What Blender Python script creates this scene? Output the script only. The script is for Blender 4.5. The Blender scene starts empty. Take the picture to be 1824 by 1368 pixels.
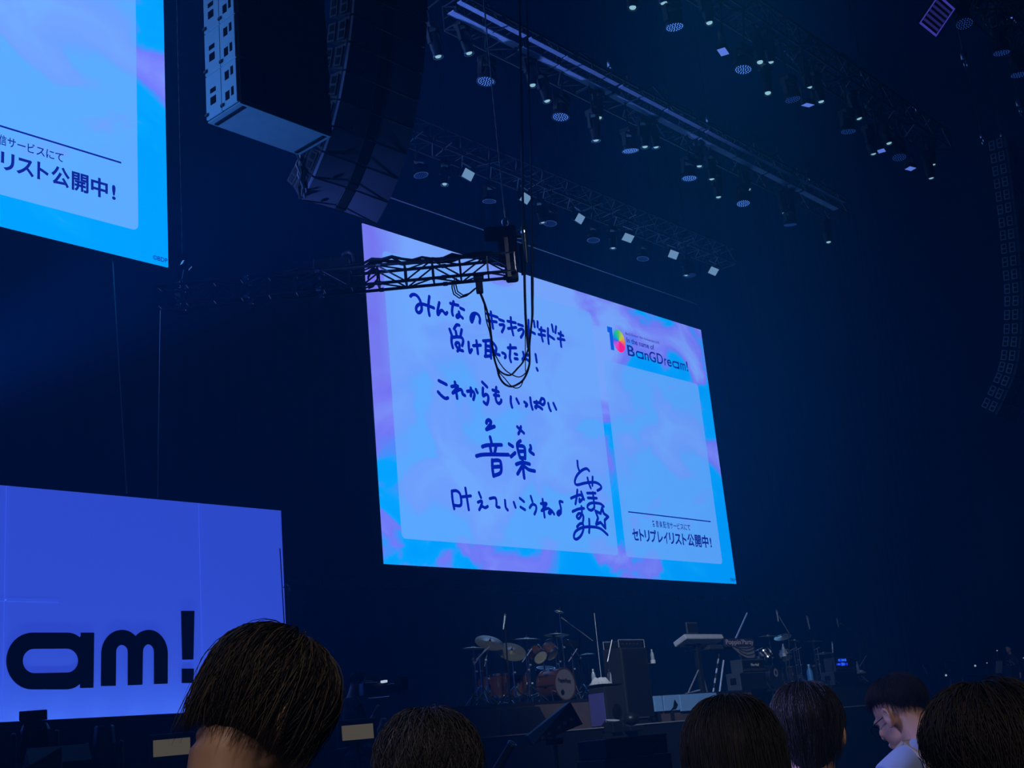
import bpy, bmesh, math, random
from mathutils import Vector, Matrix, Euler, noise as mnoise

SC = bpy.context.scene
COL = SC.collection
PI = math.pi
LED = 1.34         # brightness of the LED screens
HAZE = 0.0107      # density of the haze

# ------------------------------------------------------------------ camera
F_PX, PW, PH = 2264.34, 1824.0, 1368.0
EYE = Vector((0.0, 0.0, 1.52))
AX = Vector((0.66793814, 0.14546658, 0.72986171))      # hall axes seen from the camera (right, down, forward)
AY = Vector((-0.73856616, 0.25018838, 0.62603977))
AZ = Vector((-0.09153506, -0.957207, 0.27454706))
RIGHT = Vector((AX[0], AY[0], AZ[0])); DOWN = Vector((AX[1], AY[1], AZ[1])); FWD = Vector((AX[2], AY[2], AZ[2]))
cam = bpy.data.cameras.new('camera')
cam.sensor_width = 36.0
cam.lens = F_PX / PW * 36.0
cam.clip_start, cam.clip_end = 0.05, 400
camo = bpy.data.objects.new('camera', cam)
COL.objects.link(camo)
m = Matrix.Identity(4)
for r in range(3):
    m[r][0], m[r][1], m[r][2], m[r][3] = RIGHT[r], -DOWN[r], -FWD[r], EYE[r]
camo.matrix_world = m
SC.camera = camo

# ------------------------------------------------------------------ world, exposure
SC.view_settings.view_transform = 'Standard'
SC.view_settings.look = 'None'
SC.view_settings.gamma = 1.0
SC.view_settings.exposure = 0.0
SC.view_settings.use_curve_mapping = False
W = bpy.data.worlds.new('hall_air')
SC.world = W
W.use_nodes = True
bgn = W.node_tree.nodes['Background']
bgn.inputs[0].default_value = (0.02, 0.12, 0.6, 1)
bgn.inputs[1].default_value = 0.004
# thin haze in the air of the hall: every colour is dimmed alike, blue is scattered most
wn = W.node_tree; hs = wn.nodes.new('ShaderNodeVolumeScatter'); ha = wn.nodes.new('ShaderNodeVolumeAbsorption'); hadd = wn.nodes.new('ShaderNodeAddShader')
for n_ in (hs, ha): n_.inputs['Color'].default_value = (0.02, 0.42, 1.0, 1); n_.inputs['Density'].default_value = HAZE
hs.inputs['Anisotropy'].default_value = 0.2
wn.links.new(hs.outputs[0], hadd.inputs[0]); wn.links.new(ha.outputs[0], hadd.inputs[1])
wn.links.new(hadd.outputs[0], wn.nodes['World Output'].inputs['Volume'])

def rgb(r, g, b):
    f = lambda c: (c / 255 / 12.92) if c <= 10 else ((c / 255 + 0.055) / 1.055) ** 2.4
    return (f(r), f(g), f(b), 1.0)

def lamp(name, kind, loc, target, energy, color, size=1.0, size_y=None, spot=None, blend=0.5):
    l = bpy.data.lights.new(name, kind)
    l.energy = energy; l.color = color[:3]
    if kind == 'AREA':
        l.size = size
        if size_y: l.shape = 'RECTANGLE'; l.size_y = size_y
    elif kind == 'SPOT':
        l.spot_size = spot; l.spot_blend = blend; l.shadow_soft_size = size
    else:
        l.shadow_soft_size = size
    o = bpy.data.objects.new(name, l); COL.objects.link(o)
    o.location = loc
    o.rotation_euler = (Vector(target) - Vector(loc)).to_track_quat('-Z', 'Y').to_euler()
    return o

# dim house lights far behind and above the audience, and a weak work light over the stage
lamp('house_light', 'SPOT', (-5, -5, 9), (1.2, 1.5, 1.4), 1350, (1.0, 0.82, 0.70), 0.6, spot=math.radians(44), blend=0.8)
l = lamp('audience_fill', 'AREA', (-2.5, 7.5, 6.5), (3.0, 2.0, 1.5), 15, (0.3, 0.34, 1.0), 0.8); l.data.spread = 0.3  # added blue fill for the faces, beyond what the screens give
lamp('work_light', 'SPOT', (8, 3, 13), (22.5, 15.6, 2.2), 10500, (0.72, 0.84, 1.0), 0.8, spot=math.radians(31), blend=0.9)
l = lamp('side_fill', 'AREA', (1.0, 13.0, 3.2), (8.6, 10.8, 9.6), 42, (0.06, 0.30, 1.0), 1.2); l.data.spread = 0.7  # unseen fill added to brighten the near speakers' side plates and underside
l = lamp('truss_fill', 'SPOT', (4.0, 13.2, 4.5), (16.5, 12.6, 13.4), 8000, (0.13, 0.26, 1.0), 0.3, spot=math.radians(22), blend=0.6)  # added out-of-view spot that brightens the pale strips of the long truss
lamp('far_stage_fill', 'SPOT', (36, 6, 13), (46.5, 17.6, 2.6), 1800, (0.6, 0.68, 1.0), 0.6, spot=math.radians(36), blend=0.7)  # fill added for the crew corner that the work light misses
# blue washes on the logo board, set behind the lip of its plinth
BOARD_Y = 15.0
for k in range(15):
    l = lamp('board_uplight', 'AREA', (4.0 + k * 0.54, BOARD_Y - 0.3, 2.0), (4.0 + k * 0.54, BOARD_Y + 0.25, 3.3), 0.9, (0.09, 0.28, 1.0), 0.2, 0.1)
    l.data.spread = 1.9

# ------------------------------------------------------------------ pixel -> place
def P(px, py, X=None, Y=None, Z=None, d=None):
    c = RIGHT * (px - PW / 2) + DOWN * (py - PH / 2) + FWD * F_PX
    if Y is not None: t = (Y - EYE[1]) / c[1]
    elif X is not None: t = (X - EYE[0]) / c[0]
    elif Z is not None: t = (Z - EYE[2]) / c[2]
    else: t = d / F_PX
    return EYE + c * t

# ------------------------------------------------------------------ materials
MATS = {}
def mat(name, color, rough=0.6, metal=0.0, var=0.15, scale=6.0, spec=0.5, emit=None, estr=0.0, bump=0.0, trans=0.0):
    if name in MATS: return MATS[name]
    M = bpy.data.materials.new(name); M.use_nodes = True
    nt = M.node_tree; b = nt.nodes['Principled BSDF']
    b.inputs['Roughness'].default_value = rough
    b.inputs['Metallic'].default_value = metal
    b.inputs['Specular IOR Level'].default_value = spec
    if trans: b.inputs['Transmission Weight'].default_value = trans
    tc = nt.nodes.new('ShaderNodeTexCoord'); n = nt.nodes.new('ShaderNodeTexNoise')
    n.inputs['Scale'].default_value = scale; n.inputs['Detail'].default_value = 4
    nt.links.new(tc.outputs['Object'], n.inputs['Vector'])
    mx = nt.nodes.new('ShaderNodeMix'); mx.data_type = 'RGBA'
    mx.inputs[6].default_value = tuple(c * (1 - var) for c in color[:3]) + (1,)
    mx.inputs[7].default_value = tuple(min(1, c * (1 + var)) for c in color[:3]) + (1,)
    nt.links.new(n.outputs[0], mx.inputs[0])
    nt.links.new(mx.outputs[2], b.inputs['Base Color'])
    if bump:
        bp = nt.nodes.new('ShaderNodeBump'); bp.inputs['Strength'].default_value = bump
        nt.links.new(n.outputs[0], bp.inputs['Height']); nt.links.new(bp.outputs[0], b.inputs['Normal'])
    if emit:
        b.inputs['Emission Color'].default_value = emit; b.inputs['Emission Strength'].default_value = estr
    MATS[name] = M
    return M

def emat(name, color, strength=1.0):
    if name in MATS: return MATS[name]
    M = bpy.data.materials.new(name); M.use_nodes = True
    nt = M.node_tree; nt.nodes.clear()
    o = nt.nodes.new('ShaderNodeOutputMaterial'); e = nt.nodes.new('ShaderNodeEmission')
    e.inputs[0].default_value = color; e.inputs[1].default_value = strength
    nt.links.new(e.outputs[0], o.inputs[0])
    MATS[name] = M
    return M

BLACK = mat('black_paint', (0.012, 0.013, 0.016, 1), 0.55)
MATTE = mat('matte_black', (0.006, 0.006, 0.008, 1), 0.9, spec=0.2)
PLASTIC = mat('black_plastic', (0.015, 0.015, 0.018, 1), 0.38)
CHROME = mat('chrome', (0.62, 0.62, 0.65, 1), 0.22, 1.0, 0.05)
ALU = mat('truss_aluminium', (0.34, 0.35, 0.38, 1), 0.38, 0.85, 0.1)
DARKALU = mat('dark_truss_paint', (0.06, 0.06, 0.068, 1), 0.42, 0.5, 0.1)
STEEL = mat('steel', (0.3, 0.3, 0.32, 1), 0.35, 1.0)
LRIM = mat('lens_rim', (0.25, 0.28, 0.36, 1), 0.25, 0.8)
DSTEEL = mat('dark_steel', (0.06, 0.06, 0.07, 1), 0.4, 0.7)
RUBBER = mat('cable_rubber', (0.008, 0.008, 0.01, 1), 0.5)
WHITEP = mat('white_paint', (0.75, 0.75, 0.76, 1), 0.5, 0, 0.06)
TOWEL = mat('white_towel', (0.8, 0.8, 0.82, 1), 0.9, 0, 0.1, 30, bump=0.3)

# ------------------------------------------------------------------ mesh builder
class MB:
    def __init__(self): self.v = []; self.f = []; self.s = []
    def add(self, vs, fs, smooth=False):
        b = len(self.v); self.v += [tuple(v) for v in vs]
        self.f += [tuple(i + b for i in f) for f in fs]; self.s += [smooth] * len(fs)
        return self
    def box(self, c, d, M=None, bev=0.0):
        x, y, z = d[0] / 2, d[1] / 2, d[2] / 2; c = Vector(c)
        if bev <= 0:
            vs = [Vector((sx * x, sy * y, sz * z)) for sx in (-1, 1) for sy in (-1, 1) for sz in (-1, 1)]
            fs = [(0, 1, 3, 2), (4, 6, 7, 5), (0, 4, 5, 1), (2, 3, 7, 6), (0, 2, 6, 4), (1, 5, 7, 3)]
        else:
            bm = bmesh.new(); bmesh.ops.create_cube(bm, size=1)
            for v in bm.verts: v.co = Vector((v.co.x * d[0], v.co.y * d[1], v.co.z * d[2]))
            bmesh.ops.bevel(bm, geom=bm.edges[:], offset=bev, segments=2, profile=0.5, affect='EDGES')
            bm.verts.index_update()
            vs = [v.co.copy() for v in bm.verts]; fs = [tuple(v.index for v in f.verts) for f in bm.faces]; bm.free()
        if M is not None: vs = [M @ v for v in vs]
        return self.add([v + c for v in vs], fs)
    def bar(self, p, q, r, n=6, r2=None):
        p, q = Vector(p), Vector(q); a = (q - p)
        if a.length < 1e-6: return self
        a.normalize(); u = a.orthogonal().normalized(); w = a.cross(u); r2 = r if r2 is None else r2
        vs = []
        for k in range(n):
            t = 2 * PI * k / n; o = u * math.cos(t) + w * math.sin(t)
            vs += [p + o * r, q + o * r2]
        fs = [(2 * k, 2 * ((k + 1) % n), 2 * ((k + 1) % n) + 1, 2 * k + 1) for k in range(n)]
        self.add(vs, fs, n > 5)
        self.add([vs[2 * k] for k in range(n)], [tuple(range(n))[::-1]])
        return self.add([vs[2 * k + 1] for k in range(n)], [tuple(range(n))])
    def tube(self, pts, r, n=6):
        pts = [Vector(p) for p in pts]; N = len(pts); vs = []; u = None
        for i, p in enumerate(pts):
            a = (pts[min(i + 1, N - 1)] - pts[max(i - 1, 0)])
            a = a.normalized() if a.length > 1e-9 else Vector((0, 0, 1))
            if u is None: u = a.orthogonal().normalized()
            u = (u - a * u.dot(a)); u = u.normalized() if u.length > 1e-6 else a.orthogonal().normalized()
            w = a.cross(u); rr = r[i] if isinstance(r, (list, tuple)) else r
            vs += [p + (u * math.cos(2 * PI * k / n) + w * math.sin(2 * PI * k / n)) * rr for k in range(n)]
        fs = [(i * n + k, i * n + (k + 1) % n, (i + 1) * n + (k + 1) % n, (i + 1) * n + k) for i in range(N - 1) for k in range(n)]
        fs += [tuple(range(n))[::-1], tuple((N - 1) * n + k for k in range(n))]
        return self.add(vs, fs, True)
    def lathe(self, prof, n=20, M=None, smooth=True):          # prof: (radius, z)
        vs = []; fs = []
        for r, z in prof: vs += [Vector((r * math.cos(2 * PI * k / n), r * math.sin(2 * PI * k / n), z)) for k in range(n)]
        for i in range(len(prof) - 1):
            fs += [(i * n + k, i * n + (k + 1) % n, (i + 1) * n + (k + 1) % n, (i + 1) * n + k) for k in range(n)]
        if len(prof) > 3 and abs(prof[0][0] - prof[-1][0]) < 1e-6 and prof[0][0] > 0.001:      # a ring: close it on itself
            if prof[0] != prof[-1]:
                L = (len(prof) - 1) * n; fs += [(L + k, L + (k + 1) % n, (k + 1) % n, k) for k in range(n)]
        else:
            if prof[0][0] > 1e-6: fs.append(tuple(range(n))[::-1])
            if prof[-1][0] > 1e-6: fs.append(tuple((len(prof) - 1) * n + k for k in range(n)))
        if M is not None: vs = [M @ v for v in vs]
        return self.add(vs, fs, smooth)
    def ball(self, c, r, n=10, sc=(1, 1, 1), M=None):
        k = max(4, n // 2 + 1)
        prof = [(max(1e-7, math.sin(PI * i / k)) * r, -math.cos(PI * i / k) * r) for i in range(k + 1)]
        T = Matrix.Translation(Vector(c)) @ (M.to_4x4() if M is not None else Matrix.Identity(4)) @ Matrix.Diagonal((*sc, 1))
        return self.lathe(prof, n, T)
    def mesh(self, name):
        me = bpy.data.meshes.new(name)
        me.from_pydata(self.v, [], self.f)
        me.polygons.foreach_set('use_smooth', self.s)
        me.update()
        if any(self.s) and not name.startswith('hair'): me.set_sharp_from_angle(angle=0.75)
        return me

def obj(name, mb, material, parent=None, loc=None, label=None):
    me = mb.mesh(name) if isinstance(mb, MB) else mb
    me.materials.clear(); me.materials.append(material)
    o = bpy.data.objects.new(name, me); COL.objects.link(o)
    if parent is not None: o.parent = parent
    if loc is not None: o.location = loc
    if label: o['label'] = label
    return o

def tag(o, label, cat, group=None, kind=None):
    o['label'] = label; o['category'] = cat
    if group: o['group'] = group
    if kind: o['kind'] = kind
    return o

def thing(name, label, cat, loc=(0, 0, 0), rotz=0.0, group=None, rot=None):
    o = bpy.data.objects.new(name, None); COL.objects.link(o)
    o.empty_display_size = 0.1
    o.location = loc; o.rotation_euler = rot if rot is not None else (0, 0, rotz)
    return tag(o, label, cat, group)

def struct(name, mb, m, label=None):
    o = obj(name, mb, m); o['kind'] = 'structure'
    if label: o['label'] = label
    return o

def dup(o, loc=None, rotz=None, label=None, group=None, parent=None):
    r = o.copy(); COL.objects.link(r)
    if parent is not None: r.parent = parent
    if loc is not None: r.location = loc
    if rotz is not None: r.rotation_euler = (0, 0, rotz)
    if label: r['label'] = label
    if group: r['group'] = group
    for ch in list(o.children): dup(ch, parent=r)
    return r

def Rz(a): return Matrix.Rotation(a, 4, 'Z')
def Rx(a): return Matrix.Rotation(a, 4, 'X')
def Ry(a): return Matrix.Rotation(a, 4, 'Y')
def Tr(x, y, z): return Matrix.Translation(Vector((x, y, z)))
def frame(origin, zdir, up=(0, 0, 1)):
    """matrix whose local +Z points along zdir"""
    z = Vector(zdir).normalized(); x = Vector(up).cross(z)
    x = x.normalized() if x.length > 1e-5 else Vector((1, 0, 0))
    y = z.cross(x); M = Matrix((x, y, z)).transposed().to_4x4(); M.translation = Vector(origin)
    return M

def text_mesh(body, bold=0.0, extrude=0.0):
    cu = bpy.data.curves.new('glyph', 'FONT'); cu.body = body; cu.size = 1.0
    cu.offset = bold; cu.extrude = extrude; cu.resolution_u = 4
    o = bpy.data.objects.new('glyph', cu); COL.objects.link(o)
    dg = bpy.context.evaluated_depsgraph_get(); dg.update()
    me = bpy.data.meshes.new_from_object(o.evaluated_get(dg))
    bpy.data.objects.remove(o); bpy.data.curves.remove(cu)
    return me

def text_fit(body, O, U, V, bold=0.0, N=None, lift=0.0):
    """flat lettering scaled to fill the parallelogram O, O+U, O+V"""
    me = text_mesh(body, bold); mb = MB()
    xs = [v.co.x for v in me.vertices]; ys = [v.co.y for v in me.vertices]
    if not xs: return mb
    x0, x1, y0, y1 = min(xs), max(xs), min(ys), max(ys)
    N = (N or U.cross(V)).normalized() * lift
    vs = [O + U * ((v.co.x - x0) / max(1e-6, x1 - x0)) + V * ((v.co.y - y0) / max(1e-6, y1 - y0)) + N for v in me.vertices]
    mb.add(vs, [tuple(p.vertices) for p in me.polygons])
    bpy.data.meshes.remove(me)
    return mb

def poly_fill(loops, extrude=0.0):
    """2D outlines with holes -> filled (extruded) mesh data: verts (x, y, z), faces"""
    cu = bpy.data.curves.new('outline', 'CURVE'); cu.dimensions = '2D'; cu.fill_mode = 'BOTH'; cu.extrude = extrude
    for lp in loops:
        s = cu.splines.new('POLY'); s.points.add(len(lp) - 1); s.use_cyclic_u = True
        for i, (x, y) in enumerate(lp): s.points[i].co = (x, y, 0, 1)
    o = bpy.data.objects.new('outline', cu); COL.objects.link(o)
    dg = bpy.context.evaluated_depsgraph_get(); dg.update()
    me = bpy.data.meshes.new_from_object(o.evaluated_get(dg))
    r = ([tuple(v.co) for v in me.vertices], [tuple(p.vertices) for p in me.polygons])
    bpy.data.objects.remove(o); bpy.data.curves.remove(cu); bpy.data.meshes.remove(me)
    return r

def ribbon(mb, pts, w, smooth=True):
    """round-capped pen stroke in the plane of a screen; pts are (x, z) in metres, w the pen width; y = 0"""
    if smooth and len(pts) > 2:
        q = []
        for i in range(len(pts) - 1):
            p0, p1, p2, p3 = pts[max(i - 1, 0)], pts[i], pts[i + 1], pts[min(i + 2, len(pts) - 1)]
            for k in range(4):
                t = k / 4
                q.append(tuple(0.5 * (2 * p1[a] + (p2[a] - p0[a]) * t + (2 * p0[a] - 5 * p1[a] + 4 * p2[a] - p3[a]) * t * t + (3 * p1[a] - p0[a] - 3 * p2[a] + p3[a]) * t ** 3) for a in (0, 1)))
        q.append(pts[-1]); pts = q
    h = w / 2
    for i, (x, z) in enumerate(pts):
        mb.add([(x + h * math.cos(2 * PI * k / 12), 0, z + h * math.sin(2 * PI * k / 12)) for k in range(12)], [tuple(range(12))])
        if i:
            px, pz = pts[i - 1]; dx, dz = x - px, z - pz; L = math.hypot(dx, dz)
            if L > 1e-6:
                nx, nz = -dz / L * h, dx / L * h
                mb.add([(px + nx, 0, pz + nz), (px - nx, 0, pz - nz), (x - nx, 0, z - nz), (x + nx, 0, z + nz)], [(0, 1, 2, 3)])
# ================================================================== the hall
CURT = mat('black_curtain_cloth', (0.011, 0.012, 0.016, 1), 0.92, 0, 0.2, 3, spec=0.15)
FLOORM = mat('hall_floor', (0.03, 0.03, 0.034, 1), 0.6, 0, 0.2, 2)
STAGE_Z = 1.73

def slab(name, c, d, m): return struct(name, MB().box(c, d), m)
slab('floor', (23, 4, -0.15), (78, 42, 0.3), FLOORM)
slab('ceiling', (23, 4, 26.15), (78, 42, 0.3), MATTE)
slab('wall_left', (-16.15, 4, 13), (0.3, 42, 26), MATTE)
slab('wall_right', (62.15, 4, 13), (0.3, 42, 26), MATTE)
slab('wall_front', (23, -17.15, 13), (78, 0.3, 26), MATTE)
def curtain_wall():
    mb = MB(); n = 620; x0, x1 = -16, 62; vs = []
    for i in range(n + 1):
        x = x0 + (x1 - x0) * i / n
        y = 24.0 + 0.07 * math.sin(i * 1.15) + 0.05 * math.sin(i * 0.37 + 1)
        vs += [(x, y, 0), (x, y, 26)]
    mb.add(vs, [(2 * i, 2 * i + 2, 2 * i + 3, 2 * i + 1) for i in range(n)], True)
    return struct('wall_back', mb, CURT)
curtain_wall()

EDGE = [(-10, 13.7), (12.3, 13.7), (12.3, 14.8), (50, 14.8)]
def stage():
    mb = MB(); top = EDGE + [(50, 23.6), (-10, 23.6)]; n = len(top)
    vs = [(x, y, STAGE_Z) for x, y in top] + [(x, y, 0) for x, y in top]
    mb.add(vs, [tuple(range(n))] + [(i, i + n, (i + 1) % n + n, (i + 1) % n) for i in range(n)])
    o = struct('floor_stage', mb, mat('stage_deck', (0.012, 0.013, 0.016, 1), 0.42, 0, 0.2, 2)); o['label'] = 'black stage deck'
    e = MB()
    for a, b in zip(EDGE[1:-1], EDGE[2:]): e.bar((a[0], a[1] - 0.012, STAGE_Z + 0.006), (b[0], b[1] - 0.012, STAGE_Z + 0.006), 0.014, 4)
    struct('trim_1', e, mat('edge_tape', (0.3, 0.3, 0.33, 1), 0.6), 'pale tape along the stage edge')
stage()
# rail across the curtain under the wide screen, and the pipe above it
r = MB().box((30.6, 23.8, 5.79), (23.5, 0.1, 0.14))
for k in range(47): r.box((19.0 + k * 0.5, 23.74, 5.79), (0.06, 0.05, 0.18))
rl = thing('curtain_rail', 'long thin grey rail across the curtain below the wide screen', 'rail', (0, 0, 0))
obj('rail_bar', r, mat('worn_rail', (0.09, 0.095, 0.11, 1), 0.6, 0.2, 0.6, 20), rl)
for k in range(6): obj('bracket', MB().box((20 + k * 4.2, 23.92, 5.79), (0.12, 0.3, 0.1)), BLACK, rl)
rl = thing('curtain_pipe', 'thin metal pipe slanting across just above the wide screen', 'pipe', (0, 0, 0))
obj('pipe_tube', MB().bar((19.5, 21.0, 15.02), (34.2, 21.0, 14.96), 0.03, 8), ALU, rl)
for x in (20.5, 27.0, 33.5): obj('hanger', MB().bar((x, 21.0, 15.0), (x, 21.0, 26.0), 0.006, 5), BLACK, rl)

# ================================================================== LED screens
def screen_material(name, root, pale, strength):
    M = bpy.data.materials.new(name); M.use_nodes = True
    nt = M.node_tree; nt.nodes.clear(); N = nt.nodes.new; L = nt.links.new
    out = N('ShaderNodeOutputMaterial'); em = N('ShaderNodeEmission'); em.inputs[1].default_value = strength
    tc = N('ShaderNodeTexCoord'); tc.object = root
    mp = N('ShaderNodeMapping'); mp.inputs['Scale'].default_value = (0.42, 0.0, 0.6); mp.inputs['Rotation'].default_value = (0, 0.5, 0)
    n1 = N('ShaderNodeTexNoise'); n1.inputs['Scale'].default_value = 0.9; n1.inputs['Detail'].default_value = 4.5; n1.inputs['Roughness'].default_value = 0.5; n1.inputs['Distortion'].default_value = 0.9
    sp = N('ShaderNodeSeparateXYZ'); L(tc.outputs['Object'], sp.inputs[0])
    L(tc.outputs['Object'], mp.inputs[0]); L(mp.outputs[0], n1.inputs['Vector'])
    zz = N('ShaderNodeMapRange'); zz.inputs[1].default_value = 0; zz.inputs[2].default_value = 8.7; zz.inputs[3].default_value = -0.10; zz.inputs[4].default_value = 0.20
    L(sp.outputs[2], zz.inputs[0])
    xx = N('ShaderNodeMapRange'); xx.inputs[1].default_value = 0; xx.inputs[2].default_value = 15.4; xx.inputs[3].default_value = 0.10; xx.inputs[4].default_value = -0.10
    L(sp.outputs[0], xx.inputs[0])
    a = N('ShaderNodeMath'); L(n1.outputs[0], a.inputs[0]); L(zz.outputs[0], a.inputs[1])
    b = N('ShaderNodeMath'); L(a.outputs[0], b.inputs[0]); L(xx.outputs[0], b.inputs[1])
    rp = N('ShaderNodeValToRGB'); L(b.outputs[0], rp.inputs[0]); r = rp.color_ramp
    st = [(0.36, rgb(0, 158, 255)), (0.475, rgb(6, 164, 255)), (0.505, rgb(64, 146, 252)), (0.54, rgb(112, 122, 247)), (0.61, rgb(122, 136, 250)), (0.71, rgb(122, 168, 255))]
    while len(r.elements) < len(st): r.elements.new(0.5)
    for e, (p, c) in zip(r.elements, st): e.position = p; e.color = c
    mx = N('ShaderNodeMix'); mx.data_type = 'RGBA'; mx.inputs[0].default_value = pale
    # lilac band down the left margin of the picture
    lx = N('ShaderNodeMapRange'); lx.inputs[1].default_value = 1.5; lx.inputs[2].default_value = 0.3; L(sp.outputs[0], lx.inputs[0])
    lz = N('ShaderNodeMapRange'); lz.inputs[1].default_value = 2.5; lz.inputs[2].default_value = 5.0; lz.inputs[4].default_value = 0.8; L(sp.outputs[2], lz.inputs[0])
    lm = N('ShaderNodeMath'); lm.operation = 'MULTIPLY'; L(lx.outputs[0], lm.inputs[0]); L(lz.outputs[0], lm.inputs[1])
    lc = N('ShaderNodeMix'); lc.data_type = 'RGBA'; lc.inputs[7].default_value = rgb(116, 106, 236); L(lm.outputs[0], lc.inputs[0]); L(rp.outputs[0], lc.inputs[6])
    L(lc.outputs[2], mx.inputs[6]); mx.inputs[7].default_value = rgb(108, 172, 255)
    L(mx.outputs[2], em.inputs[0]); L(em.outputs[0], out.inputs[0])
    return M

INK = emat('screen_ink', rgb(2, 24, 165), LED)
INKB = emat('screen_text_ink', rgb(14, 30, 140), LED)
SCR_Y, LSCR_Y = 22.0, 20.3
SX0, SZ0, SW, SH = 20.45, 5.96, 15.37, 8.69
def sloc(px, py):                       # place on the wide screen, in its own metres
    p = P(px, py, Y=SCR_Y); return (p.x - SX0, p.z - SZ0)
def led_screen(name, label, x0, y, z0, full):
    t = thing(name, label, 'screen', (x0, y, z0))
    for xx in (0.6, SW / 2, SW - 0.6): obj('hanger', MB().bar((xx, 0.16, SH), (xx, 0.16, 26.0 - z0), 0.008, 5), BLACK, t)
    obj('cabinet', MB().box((SW / 2, 0.16, SH / 2), (SW + 0.12, 0.24, SH + 0.12)), MATTE, t)
    obj('display', MB().box((SW / 2, 0.025, SH / 2), (SW, 0.03, SH)), screen_material('led_picture', t, 0.0, LED), t)
    cardm = screen_material('led_card', t, 0.70, LED)
    def card(nm, xa, xb, za, zb, rad=0.13):
        lp = []
        for cx, cz, a0 in ((xb - rad, zb - rad, 0), (xa + rad, zb - rad, 90), (xa + rad, za + rad, 180), (xb - rad, za + rad, 270)):
            for k in range(5): a = math.radians(a0 + k * 22.5); lp.append((cx + rad * math.cos(a), 0.004, cz + rad * math.sin(a)))
        return obj(nm, MB().add(lp, [tuple(range(len(lp)))[::-1]]), cardm, t)
    def rect(*c):                       # px corners: left-bottom, right-bottom, left-top on the wide screen
        q = [sloc(*k) for k in c]; v = [Vector((x, 0, z)) for x, z in q]
        return v[0], Vector(((v[1] - v[0]).x, 0, 0)), Vector((0, 0, (v[2] - v[0]).z))
    def words(nm, body, lb, rb, lt, bold=0.0, m=INKB):
        O, U, V = rect(lb, rb, lt); O.y = -0.003
        mb = text_fit(body, O, U, V, bold)
        return obj(nm, mb, m, t)
    def caption(nm, body, spans, z0, z1, bold):      # spans: where each character starts and ends, in metres
        mb = MB(); ms = [text_mesh(c, bold) for c in body]
        ys = [v.co.y for me in ms for v in me.vertices]; y0, y1 = min(ys), max(ys)
        for me, (a, b) in zip(ms, spans):
            xs = [v.co.x for v in me.vertices]; x0, x1 = min(xs), max(xs)
            mb.add([(a + (v.co.x - x0) / (x1 - x0) * (b - a), -0.003, z0 + (v.co.y - y0) / (y1 - y0) * (z1 - z0)) for v in me.vertices], [tuple(q.vertices) for q in me.polygons])
            bpy.data.meshes.remove(me)
        return obj(nm, mb, INKB, t)
    a, b = sloc(1075, 640.6), sloc(1287.4, 1005); card('code_card', a[0], b[0], b[1], a[1])
    a, b = sloc(1119, 911), sloc(1266, 929.8)
    obj('divider_line', MB().box(((a[0] + b[0]) / 2, 0, a[1] - 0.01), (b[0] - a[0], 0.004, 0.035)), INKB, t)
    caption('service_caption', '各音楽配信サービスにて', [(11.06, 11.20), (11.25, 11.40), (11.44, 11.58), (11.63, 11.79), (11.83, 11.97), (11.99, 12.15), (12.18, 12.34), (12.38, 12.52), (12.55, 12.72), (12.75, 12.91), (12.93, 13.10)], 1.59, 1.80, 0.012)
    caption('playlist_caption', 'セトリプレイリスト公開中!', [(9.98, 10.29), (10.34, 10.56), (10.60, 10.85), (10.89, 11.20), (11.27, 11.53), (11.58, 11.81), (11.87, 12.13), (12.17, 12.51), (12.57, 12.80), (12.85, 13.23), (13.27, 13.62), (13.67, 14.03), (14.12, 14.20)], 1.09, 1.50, 0.028)
    words('copyright_mark', '©BDP', (1301, 1035), (1311, 1036.6), (1301, 1029.5), 0.01)
    if not full: return t
    a, b = sloc(1053, 557), sloc(1102, 989); c = sloc(706, 814); card('message_card', c[0], b[0], b[1], a[1])
    words('event_caption', 'BanG Dream! 10th Anniversary LIVE', (1114.4, 597), (1174.5, 613), (1114.4, 591.5), 0.01)
    words('event_title', 'In the name of', (1116.6, 610), (1165.5, 623), (1116, 600.5), 0.015)
    # the wide title letters
    T = MB(); x0_, zb = sloc(1118.6, 633); x1_, _ = sloc(1227, 661); zt = sloc(1118, 614.3)[1]; Hh = zt - zb; Wt = x1_ - x0_
    def gl(ch, xa, xb, lo=0.0, hi=1.0, bold=0.012):
        g = text_fit(ch, Vector((x0_ + xa * Wt, 0, zb + lo * Hh)), Vector(((xb - xa) * Wt, 0, 0)), Vector((0, 0, (hi - lo) * Hh)), bold); T.add(g.v, g.f)
    def wide_a(xa, xb):
        h = Hh * 0.68; w = (xb - xa) * Wt; n = 0.15 * Hh; X = x0_ + xa * Wt; R = h / 2
        out = [(w, 0), (w, h)] + [(R + R * math.cos(math.radians(q)), R + R * math.sin(math.radians(q))) for q in range(90, 271, 15)]
        ri = R - n; inn = [(w - n - ri + ri * math.cos(math.radians(q)), R + ri * math.sin(math.radians(q))) for q in range(-90, 91, 15)] + [(R + ri * math.cos(math.radians(q)), R + ri * math.sin(math.radians(q))) for q in range(90, 271, 15)]
        v, f = poly_fill([out, inn]); T.add([(X + p[0], 0, zb + p[1]) for p in v], f)
    gl('B', 0, 0.11); wide_a(0.13, 0.25); gl('n', 0.267, 0.333, 0, 0.68); gl('G', 0.346, 0.449); gl('D', 0.469, 0.568)
    gl('r', 0.588, 0.628, 0, 0.68); gl('e', 0.635, 0.708, 0, 0.68); wide_a(0.722, 0.838); gl('m', 0.858, 0.948, 0, 0.68); gl('!', 0.967, 0.99)
    for i, v in enumerate(T.v): T.v[i] = (v[0], -0.003, v[2])
    obj('title_lettering', T, INKB, t)
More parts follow.
